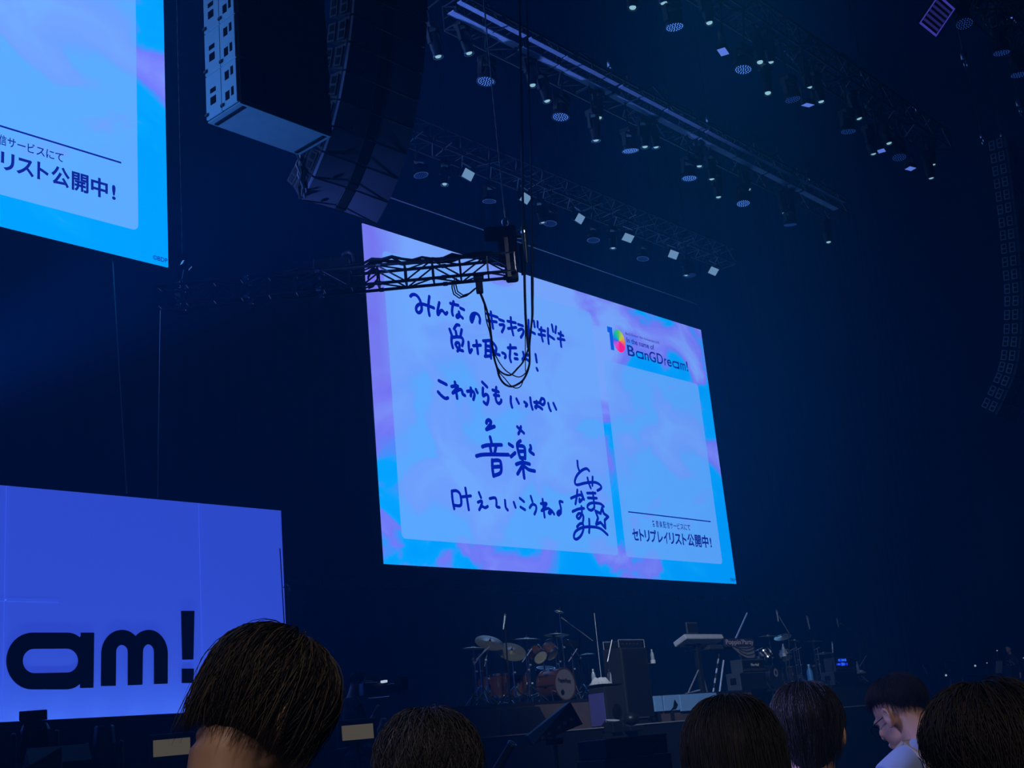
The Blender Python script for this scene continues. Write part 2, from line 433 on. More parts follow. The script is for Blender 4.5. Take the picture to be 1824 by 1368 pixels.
    # emblem: a blue figure one beside a rainbow oval
    one = [sloc(*q) for q in ((1081, 581), (1090, 583.4), (1090.6, 589), (1094.2, 624.5), (1088.2, 622.8), (1085, 592.2), (1082, 591.2))]
    obj('emblem_stroke', MB().add([(x, -0.003, z) for x, z in one], [tuple(range(len(one)))]), emat('emblem_blue', rgb(10, 92, 225), LED), t)
    c0 = sloc(1102.6, 607.5); ra = (sloc(1113, 610)[0] - sloc(1092, 610)[0]) / 2; rb = 0.33
    rm = bpy.data.materials.new('emblem_rainbow'); rm.use_nodes = True; nt = rm.node_tree; nt.nodes.clear(); N = nt.nodes.new; L = nt.links.new
    out = N('ShaderNodeOutputMaterial'); em = N('ShaderNodeEmission'); tc = N('ShaderNodeTexCoord'); sp = N('ShaderNodeSeparateXYZ')
    at = N('ShaderNodeMath'); at.operation = 'ARCTAN2'; L(tc.outputs['Object'], sp.inputs[0]); L(sp.outputs[2], at.inputs[0]); L(sp.outputs[0], at.inputs[1])
    mr = N('ShaderNodeMapRange'); mr.inputs[1].default_value = -PI; mr.inputs[2].default_value = PI; L(at.outputs[0], mr.inputs[0])
    rp = N('ShaderNodeValToRGB'); L(mr.outputs[0], rp.inputs[0])
    st = [(0.0, rgb(60, 90, 235)), (0.12, rgb(225, 80, 210)), (0.25, rgb(250, 10, 110)), (0.40, rgb(245, 0, 150)), (0.5, rgb(245, 120, 60)), (0.62, rgb(200, 205, 10)), (0.75, rgb(60, 200, 80)), (0.88, rgb(10, 180, 190)), (1.0, rgb(40, 110, 235))]
    while len(rp.color_ramp.elements) < len(st): rp.color_ramp.elements.new(0.5)
    for e, (p, c) in zip(rp.color_ramp.elements, st): e.position = p; e.color = c
    L(rp.outputs[0], em.inputs[0]); em.inputs[1].default_value = LED; L(em.outputs[0], out.inputs[0])
    rb = (sloc(1102, 587)[1] - sloc(1105, 627)[1]) / 2
    obj('emblem_oval', MB().add([(ra * math.cos(2 * PI * k / 36), 0, rb * math.sin(2 * PI * k / 36)) for k in range(36)], [tuple(range(36))]), rm, t, (c0[0], -0.005, c0[1]))
    for nm, (ox, oy, s, w), strokes in WRITING:
        mb = MB()
        for q in strokes:
            ww = w
            if q and isinstance(q[0], (int, float)): ww = w * q[0]; q = q[1]
            ribbon(mb, [sloc(ox + x / s, oy + y / s) for x, y in q], ww)
        for i, v in enumerate(mb.v): mb.v[i] = (v[0], -0.004, v[2])
        obj('handwritten_lettering', mb, INK, t)
    return t

A_, C_ = (720, 515, 11.4, 0.098), (790, 560, 10.133, 0.098)
B_, D_, E_ = (850, 545, 11.4, 0.094), (770, 665, 15.2, 0.10), (840, 665, 11.4, 0.098)
G_, H_, K_ = (795, 855, 8.29, 0.085), (1005, 815, 8.826, 0.088), (840, 735, 10.52, 0.11)
WRITING = [
 ('l', A_, [[(125,145),(175,110),(250,130),(310,210),(345,320),(350,430),(300,480),(250,450),(245,370),(300,310),(390,310),(500,345),(600,385)], [(508,150),(495,260),(490,400),(500,480),(510,535)],
  [(710,275),(690,370),(675,460),(685,520),(730,450),(770,435),(810,480),(840,510),(870,475)],
  [(935,290),(1000,310),(1095,330)], [(1000,255),(975,380),(970,470),(985,530)], [(1140,385),(1210,420)], [(1110,465),(1120,540),(1080,580),(1060,555),(1100,520),(1185,590)],
  [(1430,500),(1400,600),(1370,670),(1345,600),(1370,520),(1430,490),(1500,520),(1535,600),(1530,690)]]),
 ('l', B_, [[(195,160),(410,230)], [(200,300),(390,325)], [(275,120),(290,260),(320,455)], [(445,275),(540,310)], [(455,385),(540,385),(540,440),(500,530)],
  [(615,310),(780,345)], [(625,460),(790,435)], [(680,235),(690,400),(730,590)], [(830,375),(925,405)], [(830,500),(890,470),(935,490),(930,560),(885,640)],
  [(1040,290),(1045,560),(1050,680)], [(1050,500),(1170,565)], [(1150,310),(1165,425)], [(1225,320),(1225,430)],
  [(1260,480),(1375,510)], [(1245,580),(1375,600)], [(1300,440),(1300,580),(1330,715)],
  [(1435,460),(1435,600),(1450,765)], [(1440,590),(1560,675)], [(1515,385),(1540,520)], [(1600,420),(1585,545)],
  [(1650,560),(1745,605)], [(1635,665),(1770,690)], [(1695,530),(1690,690),(1705,825)]]),
 ('l', A_, [[(1115,735),(1060,730),(1010,810)], [(920,815),(965,940)], [(1045,855),(1060,940)], [(1165,825),(1145,930)], [(960,975),(960,1080),(985,1190)],
  [(960,985),(1080,970),(1170,990),(1195,1060),(1175,1150)], [(1040,1130),(1060,1090),(1110,1100),(1120,1180),(1080,1260)], [(1040,1130),(1100,1220),(1190,1255)],
  [(1305,1080),(1310,1180),(1330,1290),(1370,1230)], [(1400,1150),(1550,1140)], [(1465,1050),(1480,1180),(1495,1310)]]),
 ('l', C_, [[(715,480),(850,470)], [(760,480),(760,740)], [(850,470),(855,790)], [(770,570),(850,580)], [(770,650),(850,660)], [(745,760),(850,750)],
  [(880,500),(950,600),(930,700),(900,740)], [(890,630),(950,710),(1010,735)], [(1060,695),(1110,720),(1120,760),(1105,785)],
  [(1160,605),(1305,605)], [(1205,550),(1200,680),(1195,780),(1215,855)], [(1285,715),(1325,725)], [(1285,800),(1335,805)],
  [(1435,685),(1450,760),(1430,830),(1430,800),(1480,800),(1550,850)], [(1460,740),(1550,735)], [(1660,725),(1680,860)], [(1680,975),(1695,1010)]]),
 ('l', D_, [[(175,200),(380,305)], [(155,505),(250,610),(350,680),(420,665)], [(610,240),(640,450),(670,675)], [(520,360),(690,350),(550,535)], [(550,535),(740,440),(800,470),(820,560),(880,600)],
  [(945,490),(1080,480),(1140,570),(1110,710)], [(1040,400),(1050,500),(1040,610)], [(1180,440),(1220,525)],
  [(1350,240),(1480,370)], [(1370,400),(1365,500),(1375,610),(1450,570),(1510,620),(1510,740),(1470,840),(1395,780)]]),
 ('l', E_, [[(500,285),(485,440),(500,560),(550,615),(595,580),(600,540)], [(425,340),(545,375)], [(455,445),(555,455)], [(795,480),(795,590),(820,690)], [(910,520),(955,610)],
  [(1070,585),(1125,630),(1100,670)], [(1190,500),(1205,620),(1235,730)], [(1270,590),(1400,600)], [(1320,570),(1310,700),(1290,680),(1350,670),(1430,725)],
  [(1420,510),(1470,530),(1480,600),(1440,640),(1390,600),(1410,530),(1430,510)], [(1555,610),(1580,710),(1605,760)], [(1660,610),(1715,730)]]),
 ('l', E_, [(1.15, [(300,1010),(310,970),(350,950),(390,980),(370,1050),(310,1130),(300,1140)]), (1.15, [(300,1140),(460,1080)]), [(925,1085),(1060,1215)], [(1000,1085),(985,1150),(950,1230)]]),
 ('l', K_, [[(345,460),(375,580)], [(200,640),(300,610),(560,605)], [(345,640),(370,760)], [(455,640),(430,760)], [(90,815),(250,785),(690,790)], [(385,890),(390,1050),(410,1190)],
  [(385,900),(500,895),(545,940),(545,1120),(420,1180)], [(400,1020),(540,1010)],
  [(700,590),(770,635)], [(735,825),(815,755)], [(915,530),(855,590),(870,720),(910,850)], [(870,620),(980,640),(1000,740),(1000,860)], [(890,725),(990,725)], [(910,850),(1000,850)],
  [(1100,620),(1110,670),(1085,720),(1160,780)], [(835,970),(950,935),(1085,965)], [(950,850),(960,1000),(985,1225)], [(940,1010),(860,1150)], [(980,1000),(1070,1070),(1180,1095)]]),
 ('l', G_, [[(80,165),(90,290),(115,425)], [(80,165),(150,160),(205,220),(215,370),(120,375)], [(225,250),(360,235)], [(280,120),(305,280),(330,440)], [(480,185),(510,260)],
  [(465,330),(520,310),(520,360),(485,440),(520,390),(570,410),(610,390)], [(640,275),(720,265),(740,330),(740,390),(785,405)], [(865,300),(875,400),(905,445)], [(995,330),(1020,405)],
  [(1085,270),(1145,320)], [(1095,400),(1160,440)], [(1245,240),(1270,320)], [(1230,410),(1270,360),(1320,380),(1325,440),(1300,505)],
  [(1420,285),(1435,430),(1450,550)], [(1395,350),(1480,350),(1405,455)], [(1405,455),(1500,420),(1550,460),(1530,500),(1510,480),(1550,450),(1590,505)],
  [(1715,325),(1670,320),(1690,410),(1690,490)], (2.0, [(1652,498),(1672,476)])]),
 ('l', H_, [[(205,55),(215,150),(240,220)], [(390,210),(350,175),(280,200),(200,280),(165,380),(200,430),(330,400),(480,390),(560,430),(580,480),(520,520)], [(365,320),(380,390),(415,480)], [(445,305),(440,440)],
  [(360,560),(490,560)], [(370,635),(510,640)], [(450,550),(465,700),(470,790),(420,830),(370,800),(370,750),(430,715),(560,725),(620,770)],
  (1.1, [(595,790),(620,880)]), (1.1, [(620,880),(690,930)]), (1.1, [(690,930),(635,985)]), (1.1, [(635,985),(645,1110)]), (1.1, [(645,1110),(570,1020)]), (1.1, [(570,1020),(500,1050)]), (1.1, [(500,1050),(530,950)]), (1.1, [(530,950),(490,840)]), (1.1, [(490,840),(570,880)]), (1.1, [(570,880),(595,790)]),
  [(105,640),(200,600),(260,590),(290,640),(240,700),(240,650)], [(205,510),(195,620),(175,730)], [(265,540),(310,660)],
  [(130,850),(220,810),(310,800)], [(270,770),(275,880),(230,960),(195,930),(230,880),(290,900),(300,960),(290,1020)],
  [(200,1090),(250,1040),(295,1050),(300,1130),(260,1230),(190,1285),(150,1250),(180,1160),(290,1100),(440,1090),(570,1120),(680,1215)], [(390,970),(395,1080),(390,1180)]]),
]
led_screen('led_screen', 'wide glowing screen with handwritten message above the drum kits', SX0, SCR_Y, SZ0, True)
led_screen('led_screen', 'tall glowing screen in the top left corner with large printed caption', 13.56 - SW, LSCR_Y, 11.32, False)

# ================================================================== logo board
def logo_board():
    y = BOARD_Y; x1 = P(505, 1000, Y=y).x; z1 = P(300, 891, Y=y).z
    t = thing('logo_board', 'wide white cloth board lit blue with big black letters', 'board', (4.0, y, STAGE_Z))
    L = lambda px, py: (P(px, py, Y=y).x - 4.0, P(px, py, Y=y).z - STAGE_Z)
    h = z1 - STAGE_Z; w = x1 - 4.0
    cloth = mat('board_cloth', (0.62, 0.62, 0.66, 1), 0.85, 0, 0.05, 1.5, bump=0.06, emit=rgb(44, 70, 196), estr=1.18)  # even blue wash put into the cloth as its own glow
    mb = MB(); seam = (P(357, 960, Y=y).x - 4.0); hs_ = P(200, 1073, Y=y).z - STAGE_Z; s2 = P(13, 900, Y=y).x - 4.0
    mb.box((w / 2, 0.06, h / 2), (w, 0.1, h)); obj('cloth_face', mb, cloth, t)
    sm = MB(); sm.box((seam, 0.008, h / 2), (0.02, 0.012, h)); sm.box((s2, 0.008, h / 2), (0.02, 0.012, h)); sm.box((w / 2 - 1.9, 0.008, hs_), (w - 3.8 + 0.4, 0.012, 0.02))
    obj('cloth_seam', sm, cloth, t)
    ink = mat('letter_black', (0.004, 0.005, 0.009, 1), 0.7, spec=0.25)
    def letter(nm, loops):
        v, f = poly_fill([[L(*q) for q in lp] for lp in loops], 0.012)
        obj(nm, MB().add([(p[0], p[2] - 0.004, p[1]) for p in v], f), ink, t)
    Z = lambda x, y_: (x / 5.067, 1080 + y_ / 5.067)
    arc = lambda cx, cy, rx, ry, a0, a1, n=14: [Z(cx + rx * math.cos(math.radians(a0 + (a1 - a0) * k / n)), cy - ry * math.sin(math.radians(a0 + (a1 - a0) * k / n))) for k in range(n + 1)]
    letter('letter', [[Z(730, 268), Z(730, 238), Z(845, 238), Z(838, 735), Z(725, 738), Z(725, 705)] + arc(600, 610, 150, 140, -45, -88, 5) + arc(290, 494, 232, 256, 270, 90, 22) + arc(600, 390, 165, 152, 88, 45, 5),
                      arc(305, 494, 105, 110, 90, 270, 14) + arc(602, 490, 105, 108, -90, 90, 14)])
    letter('letter', [[Z(1040, 718), Z(912, 720)] + arc(1097, 430, 182, 217, 178, 48, 16)[0:] + [Z(1218, 276)] + arc(1338, 430, 171, 217, 132, 2, 16) + [Z(1508, 698), Z(1392, 702)] + arc(1338, 410, 53, 67, 0, 180, 10) + [Z(1280, 708), Z(1155, 713)] + arc(1099, 410, 56, 62, 0, 180, 10)])
    letter('exclamation_stroke', [[Z(1636, 42), Z(1750, 42), Z(1740, 480), Z(1646, 482)]])
    letter('exclamation_dot', [[Z(1642, 563), Z(1745, 563), Z(1740, 692), Z(1642, 693)]])
    # plinth lip that hides the uplights
    ly = BOARD_Y - 0.75; lz = P(165, 1278, Y=ly).z
    tag(obj('board_plinth', MB().box((6.9, ly + 0.05, (STAGE_Z + lz) / 2), (10.4, 0.1, lz - STAGE_Z)), mat('plinth_black', (0.012, 0.013, 0.018, 1), 0.7)), 'low black plinth along the foot of the white logo board', 'plinth')
logo_board()
# ================================================================== rigging above the stage
ORD = ['first', 'second', 'third', 'fourth', 'fifth', 'sixth', 'seventh', 'eighth', 'ninth', 'tenth', 'eleventh', 'twelfth', 'thirteenth', 'fourteenth', 'fifteenth', 'sixteenth', 'seventeenth', 'eighteenth']

def box_truss(label, p, q, w, h, m, r=0.025, bay=0.5, name='lighting_truss', group=None):
    """box truss whose bottom front chord runs from p to q; the box lies w to the back and h up"""
    p, q = Vector(p), Vector(q); a = q - p; n = max(2, round(a.length / bay)); u = a.normalized()
    side = Vector((0, 0, 1)).cross(u).normalized()          # towards the back
    t = thing(name, label, 'truss', p, group=group)
    def pt(s, c): return u * (a.length * s) + (side * w if c in (1, 3) else Vector()) + (Vector((0, 0, h)) if c in (2, 3) else Vector())
    for c in range(4): obj('chord', MB().bar(pt(0, c), pt(1, c), r, 8), m, t)
    for c0, c1 in ((0, 1), (2, 3), (0, 2), (1, 3)):
        mb = MB()
        for k in range(n + 1):
            s = k / n; mb.bar(pt(s, c0), pt(s, c1), r * 0.55, 5)
            if k < n:
                s2 = (k + 1) / n
                (mb.bar(pt(s, c0), pt(s2, c1), r * 0.55, 5) if k % 2 else mb.bar(pt(s, c1), pt(s2, c0), r * 0.55, 5))
        obj('lattice', mb, m, t)
    return t

def hoist_chain(label, x, y, z, top=25.95, hook=True, r=0.011):
    t = thing('hoist_chain', label, 'chain', (x, y, z), group='hoist chains')
    pts = []; rr = []; zz = 0.34; k = 0
    while z + zz < top: pts.append((0, 0, zz)); rr.append(r * (1.25 if k % 2 else 0.6)); zz += 0.11; k += 1
    pts.append((0, 0, top - z)); rr.append(r)
    obj('chain', MB().tube(pts, rr, 5), STEEL, t)
    if hook:
        mb = MB().tube([(0.075 * math.sin(a), 0, 0.08 + 0.1 * -math.cos(a)) for a in [k * 2 * PI / 14 for k in range(15)]], 0.014, 6)
        mb.box((0, 0, 0.26), (0.11, 0.09, 0.18), bev=0.015)
        obj('hook', mb, CHROME, t)
    return t

# -------------------------------------------------- lamps hung on the trusses
LENSW = emat('spot_lens_glint', rgb(150, 205, 225), 1.0)  # light caught in the spot lens, put in as glow
DOT = emat('wash_lens_glint', rgb(84, 140, 250), 1.3)  # screen light reflected in the wash lenses, put in as glowing dots
DOTD = emat('wash_lens_glint_dim', rgb(30, 62, 140), 1.0)  # weaker copy of the same reflected dots
WHPAN = emat('flood_panel_face', rgb(118, 160, 200), 1.0)
BLPAN = emat('small_panel_face', rgb(96, 130, 235), 1.0)

def clamp_parts(t, z):
    mb = MB().bar((0, 0, 0), (0, 0, 1), 0.02, 6); mb.box((0, 0, 0.94), (0.09, 0.05, 0.12)); mb.bar((0, -0.34, 0.9), (0, 0.34, 0.9), 0.018, 6)
    o = obj('clamp', mb, DSTEEL, t, (0, 0, z)); o.scale = (1, 1, 0.12)
def make_wash(dim=False):
    t = thing('wash_light', 'wash light', 'stage light')
    clamp_parts(t, 0.46)
    obj('base', MB().box((0, 0, 0.40), (0.3, 0.24, 0.13), bev=0.03), PLASTIC, t)
    y = MB().box((0.185, 0, 0.22), (0.035, 0.10, 0.3), bev=0.012); y.box((-0.185, 0, 0.22), (0.035, 0.10, 0.3), bev=0.012); y.box((0, 0, 0.33), (0.4, 0.11, 0.04))
    obj('yoke', y, PLASTIC, t)
    obj('head', MB().lathe([(0.001, 0.27), (0.09, 0.26), (0.14, 0.2), (0.155, 0.06), (0.165, 0.015), (0.165, 0.0), (0.152, 0.0), (0.15, 0.012), (0.001, 0.012)], 24), PLASTIC, t)
    ring = MB().lathe([(0.153, -0.002), (0.165, -0.002), (0.166, 0.006), (0.153, 0.006)], 24)
    obj('rim', ring, LRIM, t)
    obj('lens_plate', MB().lathe([(0.001, 0.008), (0.152, 0.008), (0.152, 0.014), (0.001, 0.014)], 24), MATTE, t)
    d = MB()
    for R, n in ((0.0, 1), (0.045, 6), (0.088, 12), (0.128, 18)):
        for k in range(n):
            a = 2 * PI * k / max(n, 1) + R * 20
            d.ball((R * math.cos(a), R * math.sin(a), 0.006), 0.0125, 6, (1, 1, 0.6))
    obj('lens_array', d, DOTD if dim else DOT, t)
    return t
def make_spot():
    t = thing('spot_light', 'spot light', 'stage light')
    clamp_parts(t, 0.62)
    obj('base', MB().box((0, 0, 0.56), (0.24, 0.2, 0.12), bev=0.02), PLASTIC, t)
    y = MB().box((0.125, 0, 0.38), (0.03, 0.08, 0.3), bev=0.01); y.box((-0.125, 0, 0.38), (0.03, 0.08, 0.3), bev=0.01)
    obj('yoke', y, PLASTIC, t)
    obj('head', MB().lathe([(0.001, 0.46), (0.07, 0.45), (0.1, 0.38), (0.1, 0.16), (0.085, 0.08), (0.09, 0.02), (0.09, 0.0), (0.075, 0.0), (0.07, 0.03), (0.001, 0.03)], 18), PLASTIC, t)
    obj('rim', MB().lathe([(0.078, -0.003), (0.09, -0.003), (0.091, 0.008), (0.078, 0.008)], 18), LRIM, t)
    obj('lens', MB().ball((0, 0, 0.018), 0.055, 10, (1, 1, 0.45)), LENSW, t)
    return t
def make_flood(small=False):
    t = thing('flood_panel', 'flood panel', 'stage light')
    clamp_parts(t, 0.34)
    w, d = (0.24, 0.16) if small else (0.36, 0.24)
    y = MB().box((w / 2 + 0.03, 0, 0.18), (0.02, 0.05, 0.3)); y.box((-w / 2 - 0.03, 0, 0.18), (0.02, 0.05, 0.3)); y.box((0, 0, 0.33), (w + 0.08, 0.05, 0.02))
    obj('yoke', y, PLASTIC, t)
    M = Rx(math.radians(0 if small else -48))
    obj('housing', MB().box((0, 0, 0.06), (w, d, 0.1), M, 0.012), PLASTIC, t)
    f = MB(); f.add([M @ Vector((sx * w * 0.45, sy * d * 0.45, -0.053)) + Vector((0, 0, 0.06)) for sx, sy in ((-1, -1), (1, -1), (1, 1), (-1, 1))], [(0, 3, 2, 1)])
    obj('panel_face', f, BLPAN if small else WHPAN, t)
    return t
PROTO = {}
FIX_RX = random.Random(4)
def fixture(kind, px, py, Y, label, group, tilt=(0, 0), zt=None):
    p = P(px, py, Y=Y)
    if kind not in PROTO:
        o = PROTO[kind] = {'wash': make_wash, 'washd': lambda: make_wash(True), 'spot': make_spot, 'flood': make_flood, 'small': lambda: make_flood(True)}[kind]()
        o['label'] = label; o['group'] = group
    else: o = dup(PROTO[kind], label=label, group=group)
    for ch in o.children:
        if ch.name.startswith('clamp'): ch.scale = (1, 1, max(0.3, zt + 0.03 - p.z - ch.location.z))
    o.location = p; o.rotation_euler = (tilt[0], tilt[1], FIX_RX.uniform(-0.25, 0.25))
    return o, p

# -------------------------------------------------- the four trusses
RIGS = dict(
 A=dict(Y=12.7, name='the pale-striped truss', fx=[('spot',781,102),('spot',836,96),('wash',865.5,145.5),('spot',949,153),('spot',975,181),('wash',998.6,209),('spot',1067,211),('spot',1061.7,251),('wash',1123,269),('spot',1149,262.5),('spot',1169,263),('wash',1228,318),('spot',1245.7,297),('spot',1268,320),('spot',1280,352),('spot',1333,338.6),('wash',1324,363),('spot',1398,380),('spot',1412,377),('washd',1408,401),('spot',1476,432)]),
 B=dict(Y=9.5, name='the dark upper right truss', fx=[('spot',1127,15),('spot',1183,7),('wash',1202,49),('spot',1264,42),('small',1288,93),('wash',1324,124.5),('spot',1354,112),('spot',1373,112),('spot',1368,167),('washd',1412.5,178),('small',1439,188),('spot',1442,157),('spot',1463,182),('washd',1511,235),('spot',1531,212),('spot',1556,275),('small',1570,269.5),('spot',1584,256),('washd',1602,281),('small',1622,301),('spot',1662,294),('spot',1659,318)]),
 C=dict(Y=18.2, name='the truss above the screen', fx=[('washd',750,312),('spot',792,329),('flood',832,314),('washd',871.6,358.7),('flood',934,356),('spot',967,397),('washd',980,398),('flood',1031,392),('washd',1057,428),('spot',1092,442.6),('flood',1117,426),('washd',1145,461),('flood',1198,456),('washd',1230,491),('spot',1222,491),('flood',1269,485)]),
 D=dict(Y=6.3, name='the corner truss', fx=[('washd',1718,43),('washd',1784,95),('washd',1815,134),('small',1800,38)]))
WORD = {'wash': 'round wash light', 'washd': 'dim round wash light', 'spot': 'small black spot light', 'flood': 'pale rectangular flood panel', 'small': 'little glowing light panel'}
TZ = {}
def chord_line(Y, pa, pb):
    a, b = P(*pa, Y=Y + 0.5), P(*pb, Y=Y + 0.5); z = (a.z + b.z) / 2; return (a.x, Y, z), (b.x, Y, z)
for key, c_ in (('A', (12.55, (793, 64), (1478, 385))), ('B', (9.35, (1206, 15), (1655, 255))), ('C', (18.2, (716, 275), (1285, 465))), ('D', (6.2, (1672, 0), (1840, 120)))): TZ[key] = chord_line(*c_)[0][2]
for key, rg in RIGS.items():
    cnt = {}
    for kind, px, py in sorted(rg['fx'], key=lambda f: f[1]):
        base = WORD[kind]; i = cnt.get(kind, 0); cnt[kind] = i + 1
        fixture(kind, px, py, rg['Y'], '%s, %s from left on %s' % (base, ORD[i] if i < len(ORD) else 'last', rg['name']), '%ss on %s' % (base, rg['name']), (FIX_RX.uniform(-0.12, 0.12), FIX_RX.uniform(-0.15, 0.15)), TZ[key])
# truss bodies: chord line read just above the lamps
a, b = chord_line(12.55, (793, 64), (1478, 385)); TA = box_truss('long lit truss with pale strips crossing the top of the hall', a, b, 0.5, 0.45, DARKALU)
# pale flat strips laid along the truss
mb = MB()
x = a[0] - 0.35; rs = random.Random(2); L = 0
while x < b[0] - 2:
    l = rs.uniform(0.9, 1.7)
    for dy, w_ in ((0.02, 0.15), (-0.20, 0.10)): mb.box((x + l / 2 - a[0], dy, -0.035 if dy > 0 else 0.06), (l, w_, 0.025))
    x += l + rs.uniform(0.05, 0.12)
obj('pale_strip', mb, mat('pale_strip_paint', (0.62, 0.66, 0.8, 1), 0.6), TA, label='two rows of pale flat strips')
mb = MB()
for k in range(26):
    s = rs.uniform(0, b[0] - a[0]); mb.tube([(s, 0.1, 0.5), (s + 0.3, rs.uniform(0, 0.4), 0.62 + rs.uniform(0, 0.08)), (s + 0.8, rs.uniform(0, 0.4), 0.55), (s + 1.3, 0.2, 0.5)], 0.02, 5)
obj('cable_loom', mb, RUBBER, TA)
mb = MB()
for px in (1290, 1330, 1370, 1402, 1440, 1466):
    p = P(px, 300, Y=12.6); mb.bar((p.x - a[0], 0.25, 0.45), (p.x - a[0] + 0.05, 0.25, 1.15), 0.008, 5)
obj('sling', mb, STEEL, TA)
a, b = chord_line(9.35, (1206, 15), (1655, 255)); TB = box_truss('dark lighting truss running behind the long lit one, upper right', a, b, 0.5, 0.45, DARKALU)
mb = MB()
for px in (1300, 1475, 1590):
    p = P(px, 150, Y=9.5); s = p.x - a[0]
    mb.box((s, 0.62, 0.35), (0.9, 0.04, 0.5), Rx(-0.5))
obj('skid_plate', mb, mat('skid_plate_paint', (0.22, 0.25, 0.32, 1), 0.5), TB)
mb = MB()
for k in range(18):
    s = rs.uniform(0, b[0] - a[0] - 1.2); mb.tube([(s, 0.1, 0.5), (s + 0.3, rs.uniform(0, 0.4), 0.6), (s + 0.8, rs.uniform(0, 0.4), 0.55), (s + 1.3, 0.2, 0.5)], 0.02, 5)
obj('cable_loom', mb, RUBBER, TB)
a, b = chord_line(18.2, (716, 275), (1285, 465)); TC = box_truss('dark truss carrying flood panels above the wide screen', a, b, 0.5, 0.5, DARKALU, 0.028)
a, b = chord_line(6.2, (1672, 0), (1840, 120)); TD = box_truss('truss crowded with lamps in the top right corner', a, b, 0.5, 0.45, DARKALU)
mb = MB()
for k in range(12):
    s = rs.uniform(0, b[0] - a[0]); mb.box((s, rs.uniform(-0.2, 0.6), rs.uniform(-0.15, 0.7)), (0.2, 0.16, 0.24), Ry(rs.uniform(-0.5, 0.5)))
    mb.tube([(s, 0.1, 0.5), (s + 0.2, -0.1, 0.1), (s + 0.5, 0.3, -0.2), (s + 0.8, 0.2, 0.5)], 0.02, 5)
obj('cable_loom', mb, PLASTIC, TD)
# violet louvred panel hung at the corner truss
p = P(1667, 27, Y=6.3)
t = thing('louvre_lamp', 'violet glowing louvred lamp in the top right corner', 'stage light', p)
vio = emat('violet_louvre', rgb(62, 58, 165), 1.0); vio2 = emat('violet_louvre_dim', rgb(34, 32, 96), 1.0)
M = Rx(math.radians(-40))
fr = MB(); fr.box((0, 0, 0), (0.62, 0.5, 0.05), M); obj('housing', fr, PLASTIC, t)
for sx, sy, w, d in ((0, 0.24, 0.62, 0.035), (0, -0.24, 0.62, 0.035), (-0.3, 0, 0.035, 0.5), (0.3, 0, 0.035, 0.5)):
    obj('frame_bar', MB().add([M @ Vector((sx + ax * w / 2, sy + ay * d / 2, -0.032)) for ax, ay in ((-1, -1), (1, -1), (1, 1), (-1, 1))], [(0, 3, 2, 1)]), vio, t)
for k in range(5):
    yy = -0.16 + k * 0.08
    obj('louvre', MB().add([M @ Vector((ax * 0.27, yy + ay * 0.02, -0.03)) for ax, ay in ((-1, -1), (1, -1), (1, 1), (-1, 1))], [(0, 3, 2, 1)]), vio2, t)
obj('hanger', MB().bar((0, 0, 0), (0.1, 0, 1.4), 0.02, 6), STEEL, t)

for px, py, lb, c in ((1741, 4, 'small dull amber panel at the top edge of the corner truss', rgb(58, 50, 48)), (1802, 51, 'dull amber square panel near the right edge on the corner truss', rgb(66, 56, 54)), (1786, 34, 'dull blue square panel left of the amber square on the corner truss', rgb(36, 50, 84))):
    p = P(px, py, Y=6.35); t = thing('gel_panel', lb, 'stage light', p, group='small square panels on the corner truss')
    M = Rx(math.radians(-50)) @ Ry(math.radians(20))
    obj('panel_frame', MB().box((0, 0, 0.02), (0.19, 0.19, 0.03), M, 0.005), PLASTIC, t)
    obj('panel_sheet', MB().add([M @ Vector((x * 0.08, y * 0.08, -0.002)) for x, y in ((-1, -1), (1, -1), (1, 1), (-1, 1))], [(0, 3, 2, 1)]), emat('gel_%d' % px, c), t)
    obj('hanger', MB().bar((0, 0, 0.02), (0, 0.05, max(0.1, TZ['D'] + 0.02 - p.z)), 0.014, 6), DSTEEL, t)
for i, (px, py, Y, w) in enumerate([(1089, 133, 12.8, 'over the middle of the long lit truss'), (1264, 232, 12.8, 'above the right half of the long lit truss'), (1441, 327, 12.8, 'at the right end of the long lit truss'),
                        (1540, 152, 9.6, 'over the middle of the dark truss upper right'), (1632, 205, 9.6, 'at the right end of the dark truss upper right'),
                        (1722, 123, 6.5, 'under the corner truss, left one'), (1752, 258, 9.67, 'beside the top of the far speaker column'), (1820, 205, 6.5, 'in the far top right corner')]):
    p = P(px, py, Y=Y); hoist_chain('thin steel hoist chain with hook ' + w, p.x, p.y, p.z)
# three chains hold the truss over the wide screen, two the corner truss
for i, px in enumerate((800, 1010, 1230)):
    p = P(px, 285 + (px - 745) / 3.0, Y=18.4); hoist_chain('faint chain over the wide screen truss, %s from the left' % ORD[i], p.x, 18.45, p.z + 0.35, hook=False, r=0.006)
# pairs of little house lamps high on the curtain
for i, (px, py) in enumerate([(1564, 40), (1675, 127), (1760, 196), (1186, 92), (1305, 160)]):
    p = P(px, py, Y=23.7)
    t = thing('ceiling_lamp', 'pair of tiny dim lamps high on the curtain, %s from the left' % ORD[[2, 3, 4, 0, 1][i]], 'lamp', p, group='tiny lamps high on the curtain')
    for s in (-0.35, 0.35): obj('shade', MB().lathe([(0.02, 0.3), (0.1, 0.25), (0.18, 0.0), (0.16, 0.0), (0.02, 0.2)], 12, Tr(s, -0.1, -s * 0.4)), mat('lamp_shade_grey', (0.35, 0.33, 0.32, 1), 0.4, 0.5), t)
    obj('bracket', MB().box((0, 0.05, 0.3), (0.9, 0.25, 0.06)), BLACK, t)

